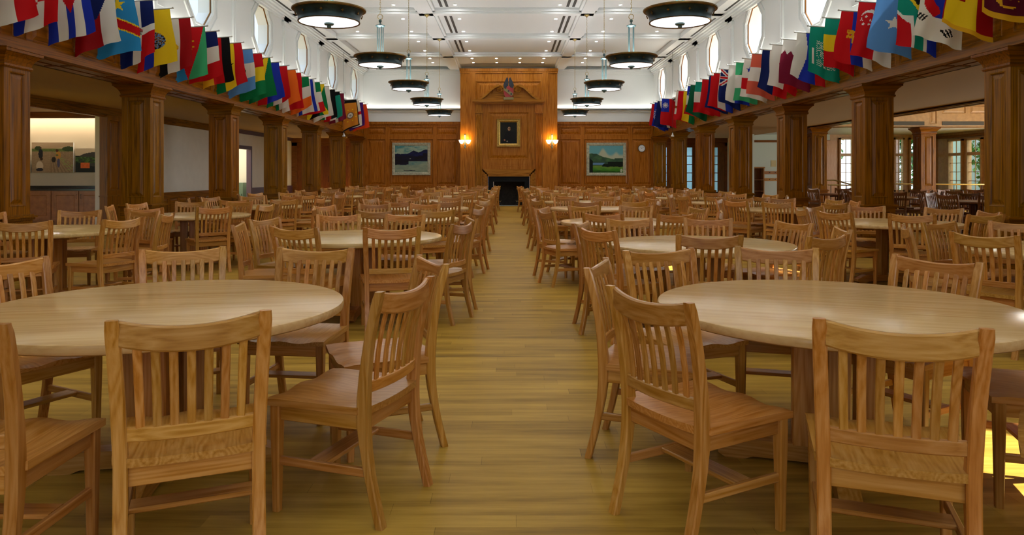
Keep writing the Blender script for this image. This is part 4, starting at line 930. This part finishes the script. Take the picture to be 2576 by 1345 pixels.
def serve(cx, cy, rown, k, clicks, kind='oak', skip=()):
    adj = {'oak': 'oak', 'walnut': 'dark'}[kind]
    tl = {'first': 'big light oak round table' if kind == 'oak' else 'dark round table'}.get(ORDN[k], '%s round table' % ('light oak' if kind == 'oak' else 'dark'))
    put_table(cx, cy, TROT.get((rown, k), random.uniform(-.6, .6)), '%s, %s from the camera in the %s row' % (tl, ORDN[k], rown), kind)
    free = list(range(8)); out = []
    for c in clicks:
        if len(c) == 5: p, a = click(*c)
        else: p, a = Vector((c[0], c[1])), c[2]
        back = p-Vector((math.cos(a), math.sin(a)))*TB; rel = back-Vector((cx, cy)); tc_ = math.atan2(-rel.y, -rel.x)
        if k > 0 or 'outer' in rown:
            rel = rel.normalized()*max(1.06, min(1.30, rel.length)); dv = (a-tc_+PI) % (2*PI)-PI; a = tc_+max(-.33, min(.33, dv)); back = Vector((cx, cy))+rel; p = back+Vector((math.cos(a), math.sin(a)))*TB
        th = math.degrees(math.atan2(back.y-cy, back.x-cx)); j = min(free, key=lambda q: abs((SIDES[q][0]-th+180) % 360-180)); free.remove(j); out.append((j, p, a))
    for j in free:
        if SIDES[j][1] in skip or clicks and skip == 'all': continue
        a = math.radians(SIDES[j][0]+random.uniform(-5, 5)); r = random.uniform(1.13, 1.24); bk = Vector((cx+r*math.cos(a), cy+r*math.sin(a))); f = a+PI+random.uniform(-.10, .10)
        out.append((j, bk+Vector((math.cos(f), math.sin(f)))*TB, f))
    if k > 0 or 'outer' in rown or kind == 'walnut':
        st = []
        for j, p, a in out:
            rel = p-Vector((math.cos(a), math.sin(a)))*TB-Vector((cx, cy)); st.append([math.atan2(rel.y, rel.x), rel.length, a, j])
        st.sort(key=lambda q: q[0])
        for it in range(60):
            for i_ in range(len(st)):
                A_, B_ = st[i_], st[(i_+1) % len(st)]; gap = (B_[0]-A_[0]) % (2*PI); need = math.radians(41)
                if gap < need: d_ = (need-gap)/2; A_[0] -= d_; A_[2] -= d_; B_[0] += d_; B_[2] += d_
        out = []
        for th_, r_, a, j in st:
            bk = Vector((cx+r_*math.cos(th_), cy+r_*math.sin(th_))); out.append((j, bk+Vector((math.cos(a), math.sin(a)))*TB, a))
    for j, p, a in out:
        put_chair(p.x, p.y, a, 'slatted %s chair, %s, %s table, %s row' % (adj, SIDES[j][1], ORDN[k], rown), 'chairs around the %s row tables' % rown, kind)
TROT = {('left inner', 0): .16, ('right inner', 0): -.30, ('left inner', 1): .02, ('right inner', 1): -.25}
d2 = math.radians
LI = [(-1.60, 3.40, [(253,808,692,778,'b'), (-383,813,26,814,'b'), (945,737,1092,692,'b'), (1053,640,1126,665,'f'), (342.4,627,575,618.5,'f'), (695.6,621,895.6,623.5,'f'), (-137,668,121,643,'f'), (-2.66, 3.28, d2(-4))]),
      (-1.47, 7.15, [(802,539,917,537.6,'f'), (954.9,537.6,1063,539,'f'), (685.6,567.7,816,571.7,'b'), (912,572.4,1060,569.7,'b'), (640,551.7,715,545,'f'), (582,565.7,611.7,556.5,'f'), (1150,562.4,1193,555,'b'), (1181,543.6,1203,551.7,'f')]),
      (-1.50, 10.05, [(900.7,512,977,511.5,'f'), (1023,510.8,1102.7,511.5,'f'), (902,528.2,995.7,528.2,'b'), (1062.6,528.0,1157,525.8,'b')]),
      (-1.53, 13.1, [(1005,494.8,1068.6,494.8,'f'), (1096,495,1157,495,'f'), (977,505.8,1048.5,505.8,'b'), (1069,505.7,1143.5,505.7,'b')]),
      (-1.5, 16.65, []), (-1.5, 19.95, []), (-1.5, 23.6, []), (-1.5, 27.2, [])]
RI = [(1.52, 3.40, [(2035.7,798.5,2511.8,828,'b'), (1520.8,714.5,1752.6,765.4,'b'), (1473,675,1525,646.7,'f'), (1571.7,629.8,1740,622.7,'f'), (1847,618.5,2061,624,'f'), (2237.6,636.8,2487.6,662,'f'), (2.24, 3.12, d2(163)), (2.00, 2.46, d2(145))]),
      (1.68, 6.42, [(1546.9,550.3,1645.5,549.6,'f'), (1719,547.6,1842.8,549,'f'), (1699.7,588.4,1869,589.8,'b'), (1464,570.4,1550,579,'b'), (1438.5,562.4,1480,553.7,'f'), (1963.6,553.7,2058.5,562.4,'f'), (2064,593.8,2147.5,585.8,'b'), (2106.7,568.4,2141,579,'f')]),
      (1.48, 9.40, [(1426.4,516.9,1506,515.5,'f'), (1555.6,516.2,1640,517.5,'f'), (1468,535,1571.6,537,'b'), (1653.5,537.6,1747.8,536.3,'b')]),
      (1.55, 13.1, [(1401.7,495.5,1456.5,495.5,'f'), (1480.6,495.5,1539.5,496,'f'), (1456,505,1525,505,'b'), (1551.5,505.5,1614,505.5,'b')]),
      (1.60, 16.1, []), (1.55, 19.4, []), (1.55, 22.6, []), (1.5, 26.2, [])]
LO = [(-5.05, 7.97, [(-15,557,129,553.7,'b'), (279.7,550.6,375.7,543.6,'b'), (396.3,540.5,437.8,534.6,'b'), (140.5,528.5,261,527,'f'), (325.4,528,403,529.8,'f'), (-5.84, 8.33, d2(-25)), (-5.93, 7.50, d2(12))]),
      (-4.72, 10.9, [(317.4,522.9,405.7,520.9,'b'), (490,520.9,587.7,518.2,'b'), (263.6,517.8,282.7,514.3,'f'), (312,511.8,372,508.2,'f'), (439,506.2,525.4,505.5,'f'), (566.3,505.5,638.5,506.2,'f'), (656,515.2,695.7,511.4,'b'), (692,507.8,706,509.8,'f')]),
      (-4.76, 13.8, [(606,492.8,671.6,492,'f'), (715,492,774,492.8,'f'), (691,501.5,763,500,'b'), (578,502.5,649.5,501.5,'b'), (796,498.6,821.4,496.2,'b')]),
      (-4.93, 16.75, []), (-4.85, 20.1, []), (-4.9, 23.6, []), (-4.85, 27.1, [])]
RO = [(4.58, 5.85, [(2379,578.4,2542.4,589.5,'b'), (2323,558.3,2415,555,'f'), (2272,566,2296,573.5,'b'), (2503,556.3,2606,560,'f')]),
      (4.84, 9.22, [(2135.5,516.2,2224.5,517.5,'f'), (2313.6,520.9,2407,524.2,'f'), (2074,528.2,2171.6,533,'b'), (2256,536.3,2378.5,539,'b'), (2007,521.5,2033,525.4,'b'), (2016.4,518.9,2075,516.2,'f'), (2441,529,2500,534,'f'), (2450,538.5,2524,537.5,'b')]),
      (4.83, 12.58, [(1915,497.5,1981.6,498,'f'), (1922,506,2007,507.5,'b'), (1822.8,502,1877,503.7,'b'), (1826,498,1879,497.5,'f'), (2048.5,500,2092.7,502.3,'f'), (2071,510,2122,509.5,'b'), (2115,502.8,2137,505.2,'f')]),
      (4.7, 15.65, []), (4.6, 18.7, []), (4.6, 22.3, []), (4.3, 25.9, [])]
for nm, rows, off in (('left inner', LI, 0), ('right inner', RI, 0), ('left outer', LO, 0), ('right outer', RO, 0)):
    for k, (x, y, c) in enumerate(rows): serve(x, y, nm, k, c)
for k, (x, y) in enumerate(((10.6, 16.4), (10.1, 19.3), (10.2, 22.2), (13.2, 20.3))): serve(x, y, 'bay room', k, [], 'walnut')
# ================================================================ FLAGS
PAL = {k: srgb(v) for k, v in dict(r='c8141c', dr='a01018', b='1f34b0', nb='12205e', lb='5b93d8', sb='2f8fd0', w='e6e2da', g='0e7a44', dg='0a5a3a', lg='3fae74', tg='14907a', y='f0cc20', go='e0a81e', k='101012', o='ee6a1c', do='d98a2a', m='7c1a34', p='4a1c74', ro='ee4a1a', pk='d8604a', gr='8a8f90', br='8a5a2c', mar='5c1024').items()}
def Vs(cols, ws=None):
    def f(s, t):
        tot = sum(ws) if ws else len(cols); q = s*tot
        for i, c in enumerate(cols):
            q -= ws[i] if ws else 1
            if q < 0: return c
        return cols[-1]
    return f
def Hs(cols, ws=None):
    g_ = Vs(cols, ws); return lambda s, t: g_(t, s)
AR = .55
def star(cx_, cy_, r, col, base, rot=0, n=5, inner=.4):
    def f(s, t):
        x, y = (s-cx_)*AR, (t-cy_); d = math.hypot(x, y)
        if d < r:
            a = (math.atan2(x, -y)+rot) % (2*PI/n); a = min(a, 2*PI/n-a); q = a/(PI/n)
            # edge of the star polygon between tip (r) and notch (r*inner)
            tipx, tipy = r, 0; nx_, ny_ = r*inner*math.cos(PI/n), r*inner*math.sin(PI/n)
            px_, py_ = d*math.cos(a), d*math.sin(a)
            if (nx_-tipx)*(py_-tipy)-(ny_-tipy)*(px_-tipx) > 0: return col
        return base(s, t)
    return f
def dsc(cx_, cy_, r, col, base, r2=0, ry=1):
    def f(s, t):
        d = math.hypot((s-cx_)*AR, (t-cy_)/ry); return col if r2 <= d < r else base(s, t)
    return f
def blob(cx_, cy_, r, cols, base, sd=1):
    def f(s, t):
        d = math.hypot((s-cx_)*AR, t-cy_)
        return cols[int(fbm(s*30, t*50, sd)*3*len(cols)) % len(cols)] if d < r else base(s, t)
    return f
def rect(s0, s1, t0, t1, col, base): return lambda s, t: (col if isinstance(col, str) else col(s, t)) if s0 < s < s1 and t0 < t < t1 else base(s, t)
def tri(base, col, depth, c0=0, c1=1):                # triangle at the hoist (top) pointing down
    return lambda s, t: col if t < depth*(1-abs(s-.5)*2) else base(s, t)
def congo(s, t):
    q = t-.33-.36*s; return 'r' if abs(q) < .07 else ('y' if abs(q) < .095 else 'sb')
def domin(s, t):
    if abs(s-.5) < .10 or abs(t-.5) < .07: return 'w'
    return ('nb' if s > .5 else 'r') if t < .5 else ('r' if s > .5 else 'nb')
def checker(base):
    def f(s, t):
        if .22 < s < .78 and .18 < t < .68 and math.hypot((s-.5)*AR*1.7, max(0, t-.50)*1.5) < .26: return 'r' if (int(s*9)+int(t*11)) % 2 else 'w'
        if s > .80 and .46 < t < .57: return 'b'
        return base(s, t)
    return f
def eritrea(s, t):
    if s > .5+.5*(1-t)*1.0-.0 and False: return 'lg'
    if s > 1-.55*t-.05: return 'lg'
    if s < .5*(t-.35)*1.2: return 'sb'
    return 'r'
def wreath(cx_, cy_, r, base):
    return lambda s, t: 'go' if (abs(math.hypot((s-cx_)*AR, t-cy_)-r) < r*.16 and int(math.atan2(t-cy_, s-cx_)*6) % 2) or (math.hypot((s-cx_)*AR, t-cy_) < r*.5 and nz(s*40, t*50, 2) > .6) else base(s, t)
def guyana(s, t):
    if t < .55 and s < .62-t*1.0: return 'r'
    if t < .6 and s < .70-t*1.0: return 'k'
    if s < .9-.5*t and t < .85: return 'y'
    return 'g'
def jamaica(s, t):
    a = s-t*.9; b_ = s+t*.9-.9
    if abs(a-.05) < .14 or abs(b_) < .14: return 'y'
    return 'k' if (a > .05) == (b_ > 0) and s < .5 or t > .72 and s < .6 else 'g'
def kenya(s, t): return Vs(['r', 'w', 'k', 'w', 'k'], [2, .2, .1, .2, 4])(s, t) if t < .6 else Vs(['g', 'w', 'r', 'k'], [1, .2, 1, 1])(s, t)
def kuwait(s, t): return 'k' if t < .12+.1*(.5-abs(s-.5)) else Vs(['r', 'w', 'tg'])(s, t)
def dgs(s, t):
    if t < .11: return 'k'
    if s < .06 or s > .94 or t > .95: return 'k'
    d = math.hypot((s-.5)*AR, t-.55)
    if d < .12: return 'br' if d > .10 else ('gr' if d > .08 or d < .04 else 'w')
    for k in range(8):
        if math.hypot((s-.5)*AR-.21*math.cos(k*PI/4+.4), t-.55-.21*math.sin(k*PI/4+.4)) < .022: return 'y'
    return 'do'
def purple(s, t):
    for a, b_, r in ((.3, .45, .06), (.45, .60, .06), (.35, .72, .07), (.55, .85, .08)):
        d = max(abs((s-a)*AR), abs(t-b_)*1.0); 
        if r*.62 < d < r: return 'w'
    return 'p'
def russia(s, t):
    if s < .33+.1*math.sin(t*4): return 'w'
    return 'b' if s < .72-.3*max(0, .3-t) or t < .75 else 'r'
def uj(s0, s1, t0, t1, base):
    def f(s, t):
        if not (s0 < s < s1 and t0 < t < t1): return base(s, t)
        x = (s-s0)/(s1-s0)*2-1; y = (t-t0)/(t1-t0)*2-1
        if abs(x) < .13 or abs(y) < .12: return 'r'
        if abs(x) < .24 or abs(y) < .20: return 'w'
        for q in (x-y, x+y):
            if abs(q) < .10: return 'r'
            if abs(q) < .28: return 'w'
        return 'nb'
    return f
def panama(s, t):
    if s < .5: return 'w' if t < .55 else 'b' if t < .5 else ('r' if t < .62 else 'w')
    return ('w' if s < .75 else 'b') if t < .62 else 'w'
def qatar(s, t):
    z = .24+.10*abs(((s*4.5) % 1)-.5)*2; return 'w' if t < z else 'm'
def saudi(s, t):
    if .28 < t < .80 and abs(s-.55) < .28 and (abs(math.sin(t*70+math.sin(s*22)*3)) > .83 and nz(s*20, t*40, 5) > .3): return 'w'
    if abs(s-.16) < .035 and .45 < t < .8: return 'w'
    return 'tg'
def serbia(s, t):
    base = Vs(['r', 'b', 'w'], [1.3, 1.1, .8])
    if .42 < s < .86 and .36 < t < .60:
        if .47 < s < .81 and .385 < t < .575: return 'w' if (abs(s-.64) < .04 or abs(t-.48) < .02 or nz(s*20, t*30, 3) > .6) else 'r'
        return 'go'
    if .28 < s < .44 and .34 < t < .5 and nz(s*30, t*30, 2) > .35: return 'go'
    return base(s, t)
def singapore(s, t):
    base = Vs(['r', 'w'], [1.15, .95]); d = math.hypot((s-.42)*AR, t-.30); d2_ = math.hypot((s-.36)*AR, t-.34)
    if d < .17 and d2_ > .155 and t < .42: return 'w'
    for k in range(5):
        a = k*2*PI/5; q = star(.26+.13*math.sin(a)/AR*.55, .34-.075*math.cos(a), .030, 'w', lambda s, t: None)(s, t)
        if q: return 'w'
    return base(s, t)
def safrica(s, t):
    x = abs(s-.5)
    if t < .42-x*.85: return 'k' if t < .34-x*.85 else 'y'
    if x < .5-.0:
        arm = abs(x-(.5-.62*max(0, .62-t)*1.0)) if False else 0
    y0 = .62-x*.9
    if x < .13: return 'tg'
    if t < .50+.0*x+(.0) and t < .60-x*.45+.06: return 'tg'
    if x < .19: return 'w'
    if t < .70-x*.45+.02: return 'w'
    return 'b' if s > .5 else 'r'
def korea(s, t):
    d = math.hypot((s-.45)*AR, t-.47)
    if d < .19: return 'r' if (s-.45)*AR < .06*math.sin((t-.47)*18)-.03 else 'b'
    for a, b_, sg in ((.10, .70, 1), (.90, .34, 1), (.66, .84, -1), (.10, .14, -1)):
        u = (s-a)*AR*.8+sg*(t-b_)*.5; v = (t-b_)-sg*(s-a)*AR*.5
        if abs(v) < .055 and abs(u) < .055 and (u+.055)/.037 % 1 < .62: return 'k'
    return 'w'
def spain(s, t):
    if .10 < s < .42 and t < .60 and s < .15+.27: return 'dr'
    return Vs(['dr', 'y', 'dr'], [.1, 1.6, 1.0])(s, t) if t < .93 else 'go'
def lanka(s, t):
    if s > .92 or t > .92 or s < .04: return 'go'
    if t < .84 and math.hypot((s-.5)*AR*1.2, (t-.60)*.65) < .17 and nz(s*9, t*9, 7) > .28: return 'go'
    if math.hypot((s-.86)*AR, t-.88) < .03: return 'go'
    return 'mar'
def nepal(s, t): return 'nb' if s < .09 or s > .93 or t > .94 else ('w' if math.hypot((s-.45)*AR, t-.3) < .06 else 'r')
def philip(s, t):
    if t < .55-abs(s-.55)*.3 and s > .32: return 'y' if math.hypot((s-.72)*AR, t-.28) < .055 or math.hypot((s-.6)*AR, t-.5) < .02 else 'w'
    return 'nb' if s < .5 else 'r'
def taiwan(s, t):
    if s < .52 and t < .5:
        d = math.hypot((s-.26)*AR, t-.25); a = math.atan2(t-.25, (s-.26)*AR)
        return 'w' if d < .055 or (.065 < d < .105 and (a*12/(2*PI)) % 1 < .5) else 'b'
    return 'r'
def israel(s, t): return Vs(['w', 'b', 'w', 'w', 'b', 'w'], [.4, .6, 1, 1, .6, .4])(s, t)
LEFT = [(8.05, 'white, blue and red striped flag at the extreme left edge', Vs(['b', 'w', 'r'])),
 (8.62, 'blue, white and red striped flag, second from the left edge', Vs(['b', 'w', 'r'])),
 (9.2, 'blue, white and red flag with a red checkered shield', checker(Vs(['b', 'w', 'r']))),
 (9.9, 'blue and white striped flag with a red triangle', tri(Vs(['b', 'w', 'b', 'w', 'b']), 'r', .64)),
 (10.5, 'red and white flag with a navy triangle', tri(Vs(['dr', 'w'], [1.2, .8]), 'nb', .60)),
 (11.1, 'sky blue flag with yellow star and red diagonal', star(.52, .21, .13, 'y', congo)),
 (None, 'flag with white cross and navy and red quarters', blob(.5, .5, .07, ['dg', 'r', 'gr', 'w'], domin), 387),
 (None, 'yellow flag with blue and red stripes and an emblem', blob(.45, .56, .15, ['gr', 'lb', 'br', 'k'], Vs(['r', 'b', 'y'], [.5, .6, 1.6])), 430),
 (None, 'black, white and dark red flag with a gold eagle', blob(.42, .55, .07, ['go', 'y', 'go'], Vs(['k', 'w', 'dr'], [.7, 1, 1.1])), 481),
 (None, 'red, green and blue flag with a gold wreath', wreath(.32, .32, .13, eritrea), 518),
 (None, 'flag banded navy, white and red', Hs(['nb', 'w', 'r']), 547),
 (None, 'gold, red and black striped flag', Vs(['go', 'r', 'k']), 579),
 (None, 'green, yellow and red flag with a black star', star(.48, .48, .10, 'k', Vs(['g', 'y', 'r'])), 609),
 (None, 'pale blue and white banded flag with a wreath emblem', dsc(.5, .5, .085, 'dg', Hs(['lb', 'w', 'lb']), .06), 637),
 (None, 'flag banded red, yellow and green', Hs(['r', 'y', 'g']), 660.5),
 (None, 'green flag with yellow, black and red triangles', guyana, 682),
 (None, 'blue and red flag with a small white emblem panel', rect(.35, .65, .44, .6, 'w', Vs(['r', 'b'], [.7, 1.3])), 703.5),
 (None, 'green, white and bright red striped flag', Vs(['g', 'w', 'r'], [.7, 1.1, 1.1]), 724),
 (None, 'green, white and orange striped flag with a wheel', dsc(.45, .5, .06, 'nb', Vs(['g', 'w', 'o'], [.4, 1, 1.2]), .045), 745),
 (None, 'white and red two-stripe flag', Vs(['w', 'r'], [.7, 1.3]), 759),
 (None, 'flag banded green, white and orange', Hs(['g', 'w', 'o']), 778),
 (None, 'white flag with blue stripes and a blue star', star(.5, .5, .06, 'b', israel, 0, 6, .58), 792),
 (None, 'flag banded green, white and red, left row', Hs(['g', 'w', 'r']), 806),
 (None, 'black and green flag with a yellow saltire', jamaica, 817),
 (None, 'white flag with a red disc', dsc(.5, .5, .14, 'r', lambda s, t: 'w'), 830),
 (None, 'black, red and green flag with thin white lines', kenya, 844),
 (None, 'red, white and green flag with a black top', kuwait, 856),
 (None, 'maroon and white striped flag', Vs(['m', 'w', 'm'], [1, .6, 1.3]), 866.5),
 (None, 'orange flag with black border and round emblem', dgs, 898),
 (None, 'white flag with a red band', rect(0, 1, .42, .55, 'r', lambda s, t: 'w'), 905),
 (None, 'purple flag with white square outlines', purple, 914.5),
 (None, 'bright orange red flag at the far end', lambda s, t: 'ro', 923)]
RIGHT = [(1639, 'red, white and blue flag, farthest of the right row', Vs(['r', 'w', 'b'], [.8, .5, 1])),
 (1646, 'blue flag with white patches near the far end', blob(.5, .5, .3, ['w', 'b', 'b'], lambda s, t: 'b', 4)),
 (1653, 'navy flag with a white diagonal near the far end', lambda s, t: 'w' if abs(s-.25-t*.6) < .10 else 'nb'),
 (1664, 'red flag with blue canton and white sun', taiwan),
 (1700, 'white flag with red hem and dark bars', lambda s, t: 'r' if t > .8 else ('br' if s < .4 and .5 < t < .6 else 'w')),
 (1706, 'red, yellow and green striped flag', Vs(['r', 'y', 'g'])),
 (1729, 'blue and white flag with yellow and red patches', blob(.5, .3, .22, ['w', 'y', 'b', 'b'], Hs(['b', 'w', 'r']), 6)),
 (1736, 'dark green flag with a yellow star', star(.4, .45, .08, 'y', lambda s, t: 'dg')),
 (1749, 'flag banded green, white and red with a brown emblem', blob(.62, .5, .09, ['br', 'br', 'go'], Hs(['tg', 'w', 'r']))),
 (1765, 'red flag with a green star', star(.5, .5, .10, 'dg', lambda s, t: 'r')),
 (1783, 'red flag with a navy border', nepal),
 (1794, 'red, white and blue striped flag, right row', Vs(['r', 'w', 'b'])),
 (1812, 'navy flag with a white and red cross canton and red star', star(.45, .68, .07, 'r', star(.45, .68, .09, 'w', uj(0, 1, 0, .5, lambda s, t: 'nb')))),
 (1832, 'bright blue and white striped flag', Vs(['w', 'b', 'b'], [.8, 1, .4])),
 (1850, 'flag banded green, white and green', Hs(['lg', 'w', 'lg'])),
 (1871, 'white flag with blue star, red and blue quarters', star(.3, .28, .09, 'b', lambda s, t: ('r' if s < .5 and .5 < t < .8 else ('b' if s > .62 and .3 < t < .55 else 'w')))),
 (1890, 'flag banded faded red, white and faded red with emblem', dsc(.55, .48, .075, 'dg', dsc(.55, .48, .05, 'lb', Hs(['pk', 'w', 'pk'])), .055)),
 (1916, 'navy and red flag with a white triangle and gold sun', philip),
 (1941, 'white over red flag with a red eagle emblem', blob(.48, .46, .09, ['r', 'w', 'r', 'nb'], Vs(['w', 'r'], [1, .9]))),
 (1969, 'maroon flag with a white serrated edge', qatar),
 (2003, 'white, blue and red flag with a wide blue stripe', russia),
 (2036, 'green flag with white script', saudi),
 (2074, 'flag banded green, yellow and red with a green star', star(.62, .52, .085, 'dg', Hs(['tg', 'y', 'r']))),
 (2114, 'red, blue and white flag with a crowned shield', serbia),
 (2158, 'red and white flag with crescent and five stars', singapore),
 (2205, 'pale blue flag with a white star', star(.55, .50, .13, 'w', lambda s, t: 'lb')),
 (2262, 'green, blue and red flag with black and yellow triangle', safrica),
 (2320, 'white flag with a red and blue disc', korea),
 (2395, 'red and yellow flag with a gold hem', spain),
 (2480, 'maroon flag with gold lion and gold border', lanka),
 (2590, 'light blue flag at the extreme right edge', lambda s, t: 'lb')]
def flag(s, D, label, f, big=1.0):
    X = s*HW+AX; rd = random.Random(int(D*100)*(3 if s > 0 else 1)); W_ = .56; zp = 4.12+.03*rd.random()
    t = thing('hanging_flag', label, 'flag', (X, D, 0), 0, 'flags of the %s row' % ('left' if s < 0 else 'right'))
    xt = -s*(.57+.0*rd.random())                       # tip, toward the hall
    up = .03
    B = MB(); B.tube([(0, 0, zp-.01), (xt-s*.02, 0, zp+up)], .011, 8); B.lathe([(0, -.012), (.016, -.008), (.02, .004), (.012, .018), (0, .022)], 10, (xt-s*.03, 0, zp+up)); B.build('pole', 'pole_metal', t)
    L0, L1 = 1.05+rd.uniform(-.04, .08), .88+rd.uniform(-.06, .06); a1, a2, p1, p2 = rd.uniform(.015, .04), rd.uniform(.01, .025), rd.uniform(0, 6), rd.uniform(0, 6); fr = rd.uniform(4, 9); lean = rd.uniform(.0, .10); wid = rd.uniform(.06, .16)
    def pos(u, v):                                     # u left to right in the picture, v down
        q = (1-u) if s > 0 else u                       # 0 at the wall, 1 at the tip
        sg = -s; x = sg*(.03+.52*q+v*(q*wid-(1-q)*.01)-.025*math.sin(v*5+p2)*v)
        ln = (L0*(1-q)+L1*q)*big; y = v*(a1*math.sin(fr*u+p1+v*2)+a2*math.sin(14*u+p2+v*3))-.10*v*(1-q)*lean*6
        z = zp+up*q-.012-ln*v-.02*math.sin(u*6+p1)*v
        return (x, y, z)
    painted_grid('cloth', 40, 64, pos, lambda u, v: PAL[f(u, v)], 'flag_cloth', t)
for e in LEFT:
    D = e[0] if e[0] else 5.72*F/(CX-e[3]); flag(-1, D, e[1], e[2], 1.12 if 'round emblem' in e[1] else 1.0)
for e in RIGHT:
    flag(1, 5.68*F/(e[0]-CX), e[1], e[2])
